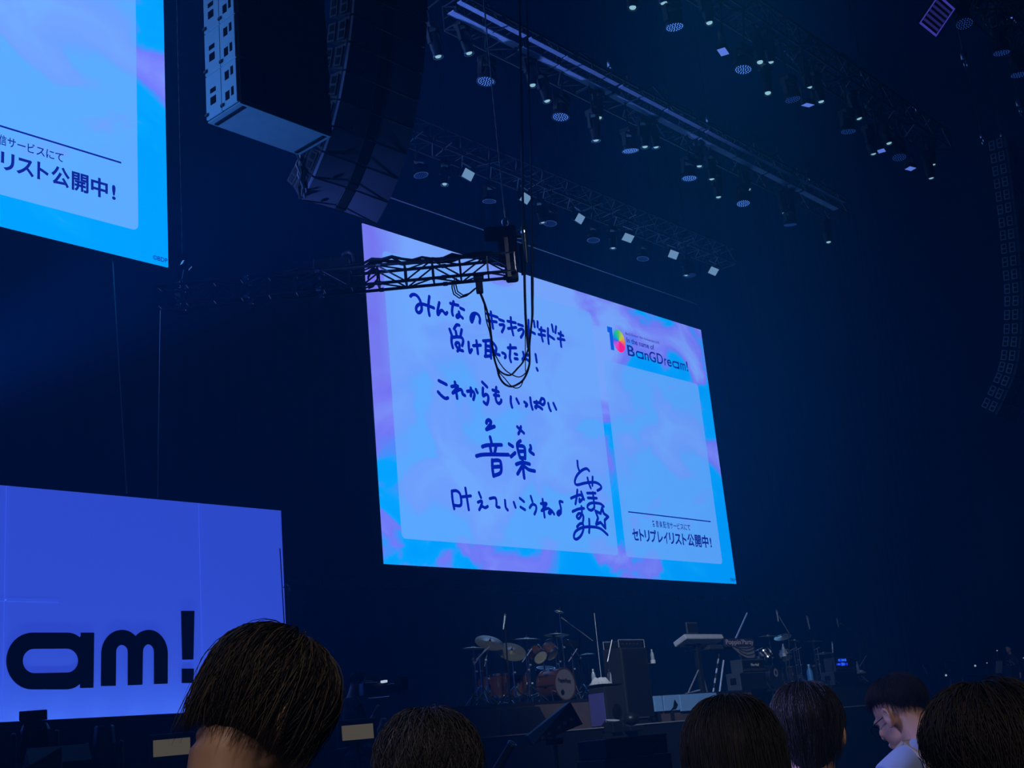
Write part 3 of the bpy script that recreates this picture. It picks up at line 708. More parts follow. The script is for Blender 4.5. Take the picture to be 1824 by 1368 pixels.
# -------------------------------------------------- short black truss with the cables
E1, E2 = Vector((14.37, 12.03, 8.60)), Vector((10.72, 16.25, 8.60))
TT = box_truss('short black truss with cables hanging across the wide screen', E2, E1, -0.30, 0.30, mat('black_truss_paint', (0.09, 0.085, 0.095, 1), 0.3, 0.7, 0.1), 0.026, 0.42, name='cable_truss')
U = (E1 - E2).normalized(); LEN = (E1 - E2).length; S_ = Vector((0, 0, 1)).cross(U).normalized()
rs = random.Random(8)
for k in range(4):
    pts = [U * (LEN * (0.32 + 0.62 * i / 22)) + S_ * (-0.05 - 0.06 * k + rs.uniform(-0.03, 0.03)) + Vector((0, 0, 0.335 + rs.uniform(0, 0.06) + (0.06 if 9 < i < 13 else 0))) for i in range(23)]
    obj('power_cable', MB().tube(pts, 0.022, 6), RUBBER, TT)
for s in (0.06, 0.25, 0.45, 0.62, 0.80, 0.97):
    mb = MB()
    for hz_ in (0.0, 0.3): mb.bar(U * (LEN * s) + Vector((0, 0, hz_)) - U * 0.035, U * (LEN * s) + Vector((0, 0, hz_)) + U * 0.035, 0.036, 8); mb.bar(U * (LEN * s) + S_ * -0.3 + Vector((0, 0, hz_)) - U * 0.035, U * (LEN * s) + S_ * -0.3 + Vector((0, 0, hz_)) + U * 0.035, 0.036, 8)
    obj('joint_sleeve', mb, CHROME, TT)
# loops drooping at both ends of the truss
for sh in (0, 1, 2):
    pts = [P(x, y + sh * 2, d=19.95) for x, y in ((655, 494), (660, 483), (668, 478), (674, 484), (672, 497), (664, 507), (656, 510))]
    obj('cable_loop', MB().tube([q - E2 for q in pts], 0.012, 5), RUBBER, TT)
    pts = [P(x + sh * 3.5, y - sh * 2.5, d=19.95) for x, y in ((806, 500), (805, 512), (808, 524), (818, 531), (831, 527), (846, 514))]
    obj('cable_loop', MB().tube([q - E2 for q in pts], 0.011, 5), RUBBER, TT)
# the chain hoist at its right end
hp = P(909, 485, d=19.8)
t = thing('chain_hoist', 'black chain hoist standing at the right end of the short truss', 'hoist', (hp.x, hp.y, 8.55))
yaw = math.atan2(U.y, U.x)
R_ = Rz(yaw)
obj('housing', MB().box(R_ @ Vector((0, 0.02, 0.52)), (0.3, 0.24, 0.62), R_, 0.03), MATTE, t)
obj('hoist_plate', MB().box(R_ @ Vector((-0.02, -0.13, 0.28)), (0.06, 0.03, 0.66), R_), DSTEEL, t)
obj('hoist_plate', MB().box(R_ @ Vector((0.2, -0.13, 0.22)), (0.07, 0.03, 0.52), R_), MATTE, t)
obj('motor_drum', MB().lathe([(0.001, -0.11), (0.1, -0.11), (0.115, -0.08), (0.115, 0.08), (0.1, 0.11), (0.001, 0.11)], 16, Tr(*(R_ @ Vector((-0.24, 0, 0.74)))) @ R_ @ Ry(PI / 2)), MATTE, t, label='round black motor drum')
obj('motor_cap', MB().lathe([(0.001, -0.06), (0.07, -0.06), (0.085, 0.03), (0.001, 0.05)], 14, Tr(*(R_ @ Vector((0.22, 0, 0.7)))) @ R_ @ Ry(PI / 2)), CHROME, t)
obj('hook', MB().tube([R_ @ Vector((0.05 * math.sin(a), 0, 0.92 + 0.07 * -math.cos(a))) for a in [k * 2 * PI / 12 for k in range(13)]], 0.014, 6), CHROME, t)
obj('chain_bag', MB().box(R_ @ Vector((0.02, 0.02, 0.1)), (0.2, 0.2, 0.34), R_, 0.04), mat('bag_cloth', (0.02, 0.02, 0.024, 1), 0.9), t)
hoist_chain('long chain rising from the black hoist on the short truss', hp.x, hp.y, 9.2, hook=False, r=0.012)
# hoist at the left end
lp = P(327, 545, d=20.2)
t = thing('chain_hoist', 'small dark hoist at the left end of the short truss', 'hoist', (lp.x, lp.y, 8.62))
obj('housing', MB().box((0, 0, 0.2), (0.22, 0.2, 0.4), bev=0.03), PLASTIC, t)
obj('motor_cap', MB().lathe([(0.001, -0.06), (0.08, -0.05), (0.09, 0.04), (0.001, 0.06)], 14, Tr(0.02, -0.05, 0.78) @ Ry(0.6)), CHROME, t)
obj('hook', MB().tube([(0.05 * math.sin(a), 0, 0.5 + 0.07 * -math.cos(a)) for a in [k * 2 * PI / 12 for k in range(13)]] + [(0.0, 0, 0.6), (0.02, -0.03, 0.78)], 0.014, 6), STEEL, t)
hoist_chain('chain above the left end of the short truss', lp.x, lp.y, 9.3, hook=False, r=0.007)
# black case with a bent hose riding on the truss
cp = P(592, 484, d=19.9)
t = thing('equipment_case', 'black case with a bent hose lying on top of the short truss', 'case', (cp.x, cp.y, 8.93))
obj('case_body', MB().box((0, 0, 0.1), (0.55, 0.24, 0.18), R_, 0.02), PLASTIC, t)
obj('case_band', MB().box((0, 0, 0.1), (0.03, 0.25, 0.19), R_), DSTEEL, t)
obj('hose', MB().tube([R_ @ Vector(v) for v in ((0.18, -0.02, 0.18), (0.2, -0.02, 0.26), (0.27, -0.02, 0.29), (0.33, -0.02, 0.24), (0.35, -0.02, 0.1), (0.35, 0, 0.0))], 0.035, 8), mat('hose_rubber', (0.05, 0.05, 0.06, 1), 0.3), t)
# loose cables hanging from the truss clamp and from above
def hang(label, pts, r=0.012, d=19.7, s=None):
    if s: pts = [(s[0] + x / s[2], s[1] + y / s[2]) for x, y in pts]
    q = [P(x, y, d=d) for x, y in pts]
    mid = []
    for i in range(len(q) - 1):
        p0, p1, p2, p3 = q[max(i - 1, 0)], q[i], q[i + 1], q[min(i + 2, len(q) - 1)]
        for k in range(3):
            u_ = k / 3; mid.append(0.5 * (2 * p1 + (p2 - p0) * u_ + (2 * p0 - 5 * p1 + 4 * p2 - p3) * u_ * u_ + (3 * p1 - p0 - 3 * p2 + p3) * u_ ** 3))
    mid.append(q[-1])
    return tag(obj('hanging_cable', MB().tube(mid, r, 6), RUBBER), label, 'cable', 'cables looping below the short truss')
cs = (790, 560, 10.133)
hang('thick black cable making the lowest loop over the handwriting', [(640, -450), (690, -330), (740, -200), (800, 0), (850, 300), (885, 600), (925, 830), (965, 960), (1010, 1130), (1100, 1255), (1220, 1302), (1340, 1260), (1440, 1180), (1520, 1020), (1555, 850), (1550, 600), (1565, 400), (1590, 150), (1600, 0), (1595, -400), (1590, -1400)], 0.018, s=cs)
hang('thin cable crossing inside the middle loop over the handwriting', [(640, -440), (730, -200), (770, 100), (835, 330), (885, 620), (965, 790), (1030, 900), (1120, 1010), (1240, 1090), (1360, 1130), (1460, 1080), (1520, 980), (1555, 860)], 0.010, 19.6, cs)
hang('black cable making the upper loop over the handwriting', [(640, -430), (740, -180), (830, 100), (870, 520), (910, 780), (970, 960), (1050, 1050), (1150, 1095), (1230, 1085), (1330, 980), (1440, 850), (1530, 620), (1560, 420), (1585, 200), (1612, 0), (1608, -500), (1600, -1500)], 0.015, 19.65, cs)
hang('thin slack cable dipping lowest on the right of the loops', [(960, 950), (1000, 1040), (1100, 1150), (1220, 1290), (1310, 1330), (1390, 1300), (1440, 1190), (1500, 1050), (1545, 880)], 0.009, 19.62, cs)
hang('straight thin cable hanging beside the loops to the writing', [(1478, 1030), (1476, 500), (1474, 0), (1470, -400)], 0.008, 19.6, cs)
hang('dark cable falling from above just right of the hoist', [(925, 0), (928, 150), (930, 300), (933, 430), (936, 560), (941, 620)], 0.022, 19.55)
hang('second dark cable falling from above right of the hoist', [(938, 0), (943, 180), (946, 330), (949, 480), (949, 540), (945, 600)], 0.014, 19.55)
t = thing('cable_grip', 'cable grip hanging on the dark cable right of the hoist', 'clamp', P(934, 420, d=19.55))
obj('grip_body', MB().lathe([(0.02, -0.45), (0.04, -0.2), (0.05, 0.0), (0.05, 0.14), (0.02, 0.2)], 10), PLASTIC, t); obj('grip_ring', MB().lathe([(0.05, 0.02), (0.062, 0.03), (0.062, 0.07), (0.05, 0.08)], 10), CHROME, t)
cp = P(854, 512, d=19.7)
t = thing('cable_clamp', 'dark clamp under the short truss gathering the cables', 'clamp', cp)
obj('clamp_body', MB().box((0, 0, 0), (0.11, 0.09, 0.2), R_, 0.02), PLASTIC, t); obj('clamp_jaw', MB().box((0, 0, 0.17), (0.16, 0.12, 0.12), R_, 0.02), DSTEEL, t)
# stay ropes left of the truss
for lb, a_, ya, b_ in (('thin rope dropping from the truss end to the logo board', (286, 553), 16.25, (281, 885)), ('faint leaning rope left of the truss end', (200, 455), 20.5, (226, 878))):
    q0, q1 = P(*a_, Y=ya), P(*b_, Y=15.06)
    tag(obj('stay_rope', MB().bar(q0, q1, 0.008, 5), STEEL), lb, 'rope', 'stay ropes above the logo board')
# ================================================================== hung loudspeakers
BOXP = mat('speaker_paint', (0.016, 0.017, 0.02, 1), 0.5)
GRIL = mat('speaker_grille', (0.008, 0.008, 0.01, 1), 0.6, 0, 0.3, 220, bump=0.4)
RIGP = mat('rigging_plate_paint', (0.6, 0.62, 0.64, 1), 0.5, 0.0, 0.08)
UNDR = mat('underside_lit_grey', (0.4, 0.4, 0.44, 1), 0.7)  # paler than the cabinet: light from below put into the colour
X0, Y0, Zb = 7.93, 10.42, 8.77; BW, BD, BH = 1.345, 0.62, 0.563
def sub_cabinet(i):
    t = thing('bass_speaker', '', 'speaker', (X0, Y0, Zb + i * BH), group='bass cabinets in the near hanging column')
    t['label'] = 'bass speaker cabinet, %s in the near hanging column with pale side plates' % ('lowest' if i == 0 else ORD[i] + ' from the bottom')
    obj('cabinet', MB().box((BW / 2, BD / 2, BH / 2), (BW, BD, BH - 0.012), bev=0.012), BOXP, t)
    for k in range(4):
        w = BW / 4; obj('grille', MB().box((w * (k + 0.5), -0.008, BH / 2), (w - 0.015, 0.02, BH - 0.04), bev=0.006), GRIL, t)
    for y0_, y1_ in ((0.02, 0.3), (0.31, 0.6)):
        pl = obj('rigging_plate', MB().box((-0.012, (y0_ + y1_) / 2, BH / 2), (0.024, y1_ - y0_, BH - 0.016), bev=0.004), RIGP, t)
        for zc in (0.15, 0.41):
            if y0_ < 0.1:
                obj('rigging_slot', MB().box((-0.022, y0_ + 0.17, zc), (0.008, 0.08, 0.11), bev=0.002), MATTE, pl)
                obj('rigging_slot', MB().box((-0.022, y0_ + 0.075, zc + 0.02), (0.008, 0.05, 0.11), bev=0.002), MATTE, pl)
            elif zc < 0.3:
                obj('rigging_slot', MB().box((-0.022, y0_ + 0.15, 0.21), (0.008, 0.11, 0.1), bev=0.002), MATTE, pl)
                obj('rigging_slot', MB().box((-0.022, y0_ + 0.15, 0.34), (0.008, 0.11, 0.06), bev=0.002), MATTE, pl)
        obj('rigging_pin', MB().box((-0.03, y1_ - 0.02, 0.06), (0.03, 0.06, 0.035), bev=0.006), PLASTIC, pl)
    if i == 0:
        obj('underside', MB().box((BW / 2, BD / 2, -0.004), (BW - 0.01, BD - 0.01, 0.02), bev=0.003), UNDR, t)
        for xx in (0.09, BW - 0.09): obj('skid_rail', MB().box((xx, BD / 2, -0.02), (0.05, BD * 0.86, 0.02), bev=0.006), BLACK, t)
    return t
for i in range(5): sub_cabinet(i)
hoist_chain('chain over the near hanging bass column', X0 + BW / 2, Y0 + BD / 2, Zb + 5 * BH - 0.3)

SIDE = mat('array_side_paint', (0.016, 0.017, 0.021, 1), 0.5)
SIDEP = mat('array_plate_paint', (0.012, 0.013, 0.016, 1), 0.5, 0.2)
FARP = mat('far_array_plate_lit', (0.4, 0.42, 0.46, 1), 0.5, 0.1)  # paler than the near array's plates: screen light put into the colour
FRONT = mat('array_grille', (0.10, 0.10, 0.14, 1), 0.42, 0.0, 0.1)
def array_box(x, ya, za, yb, zb, label, group, pale):
    """one wedge cabinet of a curved array: its front runs from (ya, za) up to (yb, zb)"""
    up = Vector((0, yb - ya, zb - za)); h = up.length; ang = math.atan2(-(yb - ya), zb - za)
    t = thing('array_speaker', label, 'speaker', (x, ya, za), rot=(ang, 0, 0), group=group)
    w, d = 1.33, 0.46; hh = h - 0.014
    mb = MB(); z = 0.075
    vs = [(0, 0.06, 0), (w, 0.06, 0), (w, d, z), (0, d, z), (0, 0.06, hh), (w, 0.06, hh), (w, d, hh - z), (0, d, hh - z)]
    mb.add(vs, [(0, 3, 2, 1), (4, 5, 6, 7), (0, 1, 5, 4), (1, 2, 6, 5), (2, 3, 7, 6), (3, 0, 4, 7)])
    obj('cabinet', mb, SIDE, t)
    c = w / 2
    for xa, xb, ya_, yb_ in ((0.01, c - 0.09, 0.0, 0.045), (w - 0.01, c + 0.09, 0.0, 0.045)):
        mb = MB(); q = [(xa, ya_, 0.008), (xb, yb_, 0.008), (xb, yb_, hh - 0.008), (xa, ya_, hh - 0.008)]
        q2 = [(p[0], 0.07, p[2]) for p in q]
        mb.add(q + q2, [(0, 1, 2, 3) if xa < xb else (3, 2, 1, 0), (0, 3, 7, 4), (1, 5, 6, 2), (0, 4, 5, 1), (3, 2, 6, 7)])
        obj('grille', mb, FRONT, t)
    obj('horn', MB().box((c, 0.05, hh / 2), (0.17, 0.03, hh - 0.02), bev=0.008), PLASTIC, t)
    obj('lip', MB().bar((0.01, 0.004, 0.004), (w - 0.01, 0.004, 0.004), 0.006, 5), SIDEP, t)
    obj('badge', MB().box((0.3, 0.006, 0.06), (0.03, 0.02, 0.035)), SIDEP, t)
    for yy in (0.12, 0.33):
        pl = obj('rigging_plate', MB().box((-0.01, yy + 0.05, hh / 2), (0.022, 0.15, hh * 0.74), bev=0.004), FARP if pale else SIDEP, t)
        for zz in (0.33, 0.67): obj('rigging_slot', MB().box((-0.02, yy + 0.05, hh * zz), (0.012, 0.085, hh * 0.24)), MATTE, pl)
    return t
PROF = [(11.9, 7.16), (11.63, 7.39), (11.4, 7.66), (11.2, 7.95), (11.04, 8.27), (10.9, 8.64), (10.78, 9.0), (10.69, 9.36), (10.62, 9.72), (10.58, 10.08), (10.56, 10.44)]
for i in range(len(PROF) - 1):
    (ya, za), (yb, zb) = PROF[i], PROF[i + 1]
    array_box(10.0, ya, za + 1.52, yb, zb + 1.52, 'curved line array speaker left of the wide screen, %s' % ('lowest box' if i == 0 else ORD[i] + ' box from the bottom'), 'line array left of the wide screen', False)
hoist_chain('chain over the dark curved speaker column', 10.66, 10.85, 11.9)
p = P(540, 300, X=9.9)
t = thing('cable_bundle', 'knotted cable bundle hanging behind the dark curved speaker column', 'cable', (9.96, 11.72, 8.85))
rs = random.Random(5)
for k in range(5): obj('cable', MB().tube([(rs.uniform(-0.05, 0.05), 0.1 + rs.uniform(-0.06, 0.06), 1.1 - i * 0.16) for i in range(9)], 0.016, 5), PLASTIC if k % 2 else STEEL, t)
# far column on the right
FP = [(11.36, 7.0), (11.07, 7.37), (10.62, 8.0), (10.34, 8.82), (10.08, 9.95), (9.86, 11.73), (9.73, 13.27), (9.67, 14.3), (9.66, 16.0)]
def at_len(s):
    for (a, b), (c, d) in zip(FP, FP[1:]):
        l = math.hypot(c - a, d - b)
        if s <= l: return a + (c - a) * s / l, b + (d - b) * s / l
        s -= l
    return FP[-1]
for i in range(24):
    (ya, za), (yb, zb) = at_len(i * 0.36), at_len((i + 1) * 0.36)
    if za > 14.2: break
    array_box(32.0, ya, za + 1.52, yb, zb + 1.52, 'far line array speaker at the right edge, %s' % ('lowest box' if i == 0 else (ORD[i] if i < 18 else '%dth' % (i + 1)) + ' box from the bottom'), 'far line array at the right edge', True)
hoist_chain('chain over the far speaker column at the right edge', 32.6, 9.95, 15.8)
# folded banner far right on the curtain
p = P(1820, 1090, Y=23)
tag(obj('hanging_cloth', MB().box((p.x + 0.9, 22.9, p.z + 0.1), (2.2, 0.05, 2.0), bev=0.02), mat('grey_cloth', (0.10, 0.12, 0.15, 1), 0.9)), 'grey cloth panel hanging at the lower right edge', 'cloth')
# ================================================================== things on the stage
RT = 2.28                                   # top of the risers
def at(px, Y, z, py=1250):                            # the spot at height z in the plane Y under pixel column px
    for _ in range(6):
        p = P(px, py, Y=Y); q = P(px, py + 10, Y=Y); py += 10 * (z - p.z) / (q.z - p.z)
    return P(px, py, Y=Y)
RFY = 15.3
WOOD = mat('riser_wood', (0.115, 0.082, 0.074, 1), 0.6, 0, 0.25, 5, bump=0.1)
SKIRT = mat('riser_black_cloth', (0.012, 0.013, 0.017, 1), 0.9)
def riser(label, pa, pb, front, depth=3.2, split=None):
    xa, xb = at(pa, RFY, RT).x, at(pb, RFY, RT).x
    t = thing('stage_riser', label, 'riser', ((xa + xb) / 2, RFY, STAGE_Z), group='risers along the stage front'); w = xb - xa
    obj('deck', MB().box((0, depth / 2, RT - STAGE_Z - 0.025), (w, depth, 0.05)), BLACK, t)
    if split:
        s = at(split, RFY, RT).x - (xa + xb) / 2
        obj('front_panel', MB().box(((s + w / 2) / 2, 0.02, 0.25), (w / 2 - s, 0.03, 0.5)), WOOD, t, label='brown wooden front panel')
        obj('front_panel', MB().box(((s - w / 2) / 2, 0.02, 0.25), (w / 2 + s, 0.03, 0.5)), SKIRT, t, label='black cloth front panel')
    else: obj('front_panel', MB().box((0, 0.02, 0.25), (w, 0.03, 0.5)), front, t)
    for s in (-1, 1):
        for yy in (0.15, depth - 0.15): obj('leg', MB().box((s * (w / 2 - 0.1), yy, 0.25), (0.06, 0.06, 0.5)), BLACK, t)
    return t
riser('riser under the near drum kit, half black cloth and half brown wood front', 817, 1068, WOOD, split=953)
BLUELIT = mat('blue_lit_board', (0.25, 0.5, 0.95, 1), 0.6, 0, 0.12, 8)  # blue screen light on the white panels put into their colour
KR = riser('riser under the keyboards behind the pale blue panels', 1172, 1338, WOOD)
riser('brown fronted riser under the far drum kit', 1383, 1478, WOOD)
riser('dark riser at the right below the amplifier with blue letters', 1481, 1548, SKIRT)
for lb, a, b, h in (('narrow pale blue panel next to the tall black cabinet, leaning on the riser', 1167, 1181, 0.30), ('square pale blue panel on the keyboard riser with a black mark', 1184, 1211, 0.30), ('longest pale blue panel along the keyboard riser', 1213, 1278, 0.33)):
    xa, xb = at(a, RFY - 0.06, 2.1).x, at(b, RFY - 0.06, 2.1).x; zt = RT - 0.02; z0 = zt - h
    t = thing('riser_panel', lb, 'panel', ((xa + xb) / 2, RFY - 0.035, z0), group='pale blue panels on the keyboard riser')
    obj('board', MB().box((0, 0, h / 2), (xb - xa, 0.035, h), bev=0.004), BLUELIT, t)
    obj('foot', MB().box((0, 0.005, -(z0 - STAGE_Z) / 2), (0.1, 0.02, z0 - STAGE_Z)), BLACK, t)
    if 'mark' in lb: obj('black_mark', MB().add([(-0.1, -0.019, 0.0), (0.12, -0.019, 0.02), (0.2, -0.019, 0.1), (0.1, -0.019, 0.22), (0.02, -0.019, 0.06)], [(0, 1, 2, 3, 4)]), MATTE, t)

# ---------------------------------------------------------------- drum parts
SHELL = mat('drum_shell_amber', (0.085, 0.032, 0.020, 1), 0.28, 0, 0.45, 9)
SHELLB = mat('drum_shell_dark', (0.03, 0.012, 0.012, 1), 0.25, 0, 0.3, 9)
HEADC = mat('drum_head_cream', (0.52, 0.5, 0.36, 1), 0.6, 0, 0.08)
HEADK = mat('kick_head_grey', (0.16, 0.14, 0.16, 1), 0.6, 0, 0.06)
BRASS = mat('cymbal_bronze', (0.62, 0.55, 0.36, 1), 0.32, 0.85, 0.1, 12)
BRIGHT = mat('bare_bright_metal', (0.75, 0.77, 0.82, 1), 0.3, 0.6)
def drum(name, label, loc, dia, dep, rot=None, shell=SHELL, head=HEADC, lugs=8, legs=False, group=None, hoop=CHROME):
    """axis along local z, standing with its lower head at z = 0"""
    t = thing(name, label, 'drum', loc, group=group, rot=rot); r = dia / 2; z0 = 0.16 if legs else 0.0
    obj('shell', MB().lathe([(r * 0.98, z0 + 0.02), (r * 0.98, z0 + dep - 0.02)], 28), shell, t)
    for z in (z0 + 0.012, z0 + dep - 0.012):
        obj('hoop', MB().lathe([(r * 0.95, z - 0.02), (r * 1.035, z - 0.02), (r * 1.035, z + 0.02), (r * 0.95, z + 0.02), (r * 0.95, z - 0.02)], 28), hoop, t)
    for z in (z0 + 0.004, z0 + dep - 0.004): obj('drum_head', MB().lathe([(0.0005, z - 0.003), (r * 0.96, z - 0.003), (r * 0.96, z + 0.003), (0.0005, z + 0.003)], 28), head, t)
    for k in range(lugs):
        a = 2 * PI * k / lugs; c = Vector((math.cos(a) * r, math.sin(a) * r, 0))
        mb = MB().bar(c * 1.03 + Vector((0, 0, z0)), c * 1.03 + Vector((0, 0, z0 + dep)), 0.006, 5); mb.box(c * 1.02 + Vector((0, 0, z0 + dep / 2)), (0.035, 0.035, 0.07), Rz(a))
        obj('lug', mb, CHROME, t)
    if legs:
        for k in range(3):
            a = 2 * PI * k / 3 + 0.5; c = Vector((math.cos(a) * r * 1.04, math.sin(a) * r * 1.04, 0))
            obj('leg', MB().tube([c + Vector((0, 0, z0 + dep * 0.6)), c + Vector((0, 0, 0.06)), c * 1.12 + Vector((0, 0, 0.0))], 0.01, 6), CHROME, t)
    return t
def tripod(mb, x, y, z, r, h, n=3, a0=0.4, th=0.012):
    for k in range(n):
        a = a0 + 2 * PI * k / n; mb.bar((x, y, z + h), (x + r * math.cos(a), y + r * math.sin(a), z + 0.012), th, 6); mb.bar((x, y, z + h * 0.35), (x + r * 0.55 * math.cos(a), y + r * 0.55 * math.sin(a), z + h * 0.46), th * 0.6, 5)
    return mb
def cymbal_stand(label, px, py, Y, dia, tilt=(0, 0), base=RT, pole=None, group=None, boom=None, m=BRASS):
    """cymbal centre seen at (px, py); boom = (dx, dy) from pole foot to the cymbal"""
    c = P(px, py, Y=Y); dx, dy = boom or (0.0, 0.0)
    t = thing('cymbal_stand', label, 'cymbal', (c.x - dx, Y - dy, base), group=group); h = c.z - base
    obj('tripod', tripod(MB(), 0, 0, 0, 0.3, 0.34, a0=px), CHROME, t)
    jz = h * 0.72 if boom else h
    obj('pole', MB().bar((0, 0, 0.1), (0, 0, jz * 0.6), 0.014, 8).bar((0, 0, jz * 0.6), (0, 0, jz), 0.010, 8), CHROME, t)
    if boom: obj('boom', MB().bar((-dx * 0.35, -dy * 0.35, jz - (h - jz) * 0.35), (dx, dy, h), 0.009, 6).ball((0, 0, jz), 0.028, 8), BRIGHT, t)
    for s in (0.32, 0.6): obj('wing_nut', MB().box((0.03, 0, jz * s), (0.06, 0.02, 0.03)), BRIGHT, t)
    r = dia / 2; M = Tr(dx, dy, h) @ Euler((tilt[0], tilt[1], 0)).to_matrix().to_4x4()
    obj('cymbal', MB().lathe([(0.0005, 0.028), (r * 0.14, 0.026), (r * 0.2, 0.012), (r * 0.6, 0.004), (r, -0.014), (r, -0.017), (r * 0.6, 0.0), (r * 0.2, 0.008), (0.0005, 0.02)], 36, M), m, t)
    obj('felt_nut', MB().lathe([(0.018, 0.02), (0.02, 0.05), (0.008, 0.055), (0.008, 0.09), (0.0005, 0.09)], 8, M), BLACK, t)
    return t
def mic_stand(label, foot, top, mic=None, group='microphone stands', m=BLACK, boom=None, base=None, thick=0.011, bm=None, round_base=False):
    """foot = (px, Y); top = pixel where pole ends; boom = list of two pixels (low end, high end)"""
    z0 = base if base is not None else RT
    f = at(foot[0], foot[1], z0); tp = P(top[0], top[1], Y=foot[1])
    t = thing('microphone_stand', label, 'mic stand', f, group=group); h = tp.z - z0; o = Vector((tp.x - f.x, 0, h))
    if round_base: obj('base', MB().lathe([(0.0005, 0), (0.14, 0), (0.14, 0.02), (0.03, 0.04), (0.0005, 0.04)], 18), m, t)
    else: obj('tripod', tripod(MB(), 0, 0, 0, 0.28, 0.2, a0=foot[0]), m, t)
    obj('pole', MB().bar((0, 0, 0.03), o * 0.55, thick * 1.3, 8).bar(o * 0.55, o, thick, 8), m, t)
    obj('clutch', MB().bar(o * 0.53, o * 0.58, thick * 2.2, 8), BLACK, t)
    if boom:
        a, b = P(*boom[0], Y=foot[1] - 0.02) - f, P(*boom[1], Y=foot[1] - 0.02) - f
        obj('boom', MB().bar(a, b, thick * 0.95, 7), bm or BRIGHT, t)
    if mic:
        a, b = P(*mic[0], Y=foot[1] - 0.03) - f, P(*mic[1], Y=foot[1] - 0.03) - f
        hi = (P(*boom[1], Y=foot[1] - 0.02) - f) if boom else o
        obj('gooseneck', MB().bar(hi, a, thick * 0.6, 6), BLACK, t)
        mp = obj('microphone', MB().bar(a, b, 0.016, 10, 0.024), mat('microphone_grey', (0.5, 0.52, 0.56, 1), 0.4, 0.5), t)
        obj('windscreen', MB().ball(b, 0.03, 10), mat('microphone_grille', (0.16, 0.16, 0.18, 1), 0.5, 0.6), mp)
    return t
def bottle(label, p, h=0.24, m=None, cap=None):
    t = thing('bottle', label, 'bottle', p); r = h * 0.14
    obj('bottle_body', MB().lathe([(0.0005, 0), (r, 0), (r, h * 0.62), (r * 0.85, h * 0.7), (r * 0.38, h * 0.88), (r * 0.38, h * 0.93), (0.0005, h * 0.93)], 14), m or mat('bottle_plastic', (0.55, 0.62, 0.7, 1), 0.15, trans=0.3), t)
    obj('bottle_cap', MB().lathe([(r * 0.42, h * 0.92), (r * 0.42, h), (0.0005, h)], 10), cap or WHITEP, t)
    return t
def towel(label, p, w=0.32, d=0.26, h=0.07, seed=1):
    bm = bmesh.new(); bmesh.ops.create_grid(bm, x_segments=18, y_segments=16, size=0.5)
    R0 = random.Random(seed)
    for v in bm.verts:
        x, y = v.co.x, v.co.y; e = max(0.0, 1 - (max(abs(x), abs(y)) * 2) ** 4)
        n = mnoise.noise(Vector((x * 4 + seed, y * 4, seed)))
        v.co = Vector((x * w * (1 + 0.15 * n), y * d * (1 + 0.15 * n), h * e * (0.75 + 0.45 * n) + 0.004))
    g = bmesh.ops.extrude_face_region(bm, geom=bm.faces[:]); 
    for v in [e for e in g['geom'] if isinstance(e, bmesh.types.BMVert)]: v.co.z = max(0.0, v.co.z - 0.012)
    me = bpy.data.meshes.new('towel'); bm.to_mesh(me); bm.free()
    for q in me.polygons: q.use_smooth = True
    o = obj('towel', me, TOWEL, None, p); return tag(o, label, 'towel')

# ---------------------------------------------------------------- near drum kit
KY = 15.75
c = P(1005.7, 1211.4, Y=KY)
kd = drum('kick_drum', 'kick drum with grey front head and dark lettering on the near riser', (c.x, KY, RT + 0.32), 0.60, 0.45, rot=(-PI / 2, 0, 0), head=HEADK, lugs=10, hoop=SHELL)
for s in (-1, 1): obj('spur', MB().bar((s * 0.28, 0.12, 0.12), (s * 0.40, 0.32, -0.02), 0.012, 6), CHROME, kd)
lt = text_fit("Poppin'Party", Vector((-0.20, -0.02, -0.011)), Vector((0.38, 0.03, 0)), Vector((0, -0.1, 0)), 0.03)
obj('head_lettering', lt, MATTE, kd, label='dark lettering across the front head')
obj('sound_port', MB().lathe([(0.0005, -0.012), (0.05, -0.012), (0.05, -0.008), (0.0005, -0.008)], 18, Tr(-0.1, 0.15, 0)), MATTE, kd)
for px, py, lb in ((963, 1170, 'left rack tom with cream lower head tilted over the kick drum'), (985, 1166, 'right rack tom with cream lower head tilted over the kick drum')):
    c = P(px, py, Y=16.0)
    drum('rack_tom', lb, c, 0.29, 0.22, rot=(math.radians(-52 if px < 970 else -44), math.radians(16 if px < 970 else -8), 0), group='rack toms of the near kit', lugs=6)
tm = thing('tom_holder', 'chrome post holding the two rack toms of the near kit', 'stand', at(976, 16.25, RT))
obj('pole', MB().bar((0, 0, 0), (0, 0, 0.86), 0.014, 8), CHROME, tm); obj('arm', MB().bar((-0.2, -0.03, 0.84), (0.2, -0.03, 0.84), 0.012, 6), CHROME, tm); obj('base', tripod(MB(), 0, 0, 0, 0.22, 0.2), CHROME, tm)
for px, Y, d_, h_, lb in ((925, 16.35, 0.44, 0.42, 'largest amber floor tom, nearest the kick drum of the near kit'), (890, 16.3, 0.40, 0.42, 'middle amber floor tom of the near kit'), (869, 16.55, 0.36, 0.40, 'small dim floor tom at the left end of the near kit')):
    drum('floor_tom', lb, at(px, Y, RT), d_, h_, legs=True, group='floor toms of the near kit')
sn = drum('snare_drum', 'snare drum with bright cream head above the kick shell', P(972, 1203, Y=16.5), 0.36, 0.14, rot=(math.radians(14), math.radians(-6), 0), lugs=10)
obj('snare_stand', tripod(MB().bar((0, 0, 0), (0, 0, -0.3), 0.014, 6), 0, 0, -(P(972, 1203, Y=16.5).z - RT), 0.22, 0.22), CHROME, sn)
G1 = 'cymbals of the near kit'
cymbal_stand('large cream crash cymbal tilted steeply, leftmost high one on the near kit', 872, 1144, 16.0, 0.54, (math.radians(34), math.radians(-14)), group=G1, boom=(0.14, 0.0))
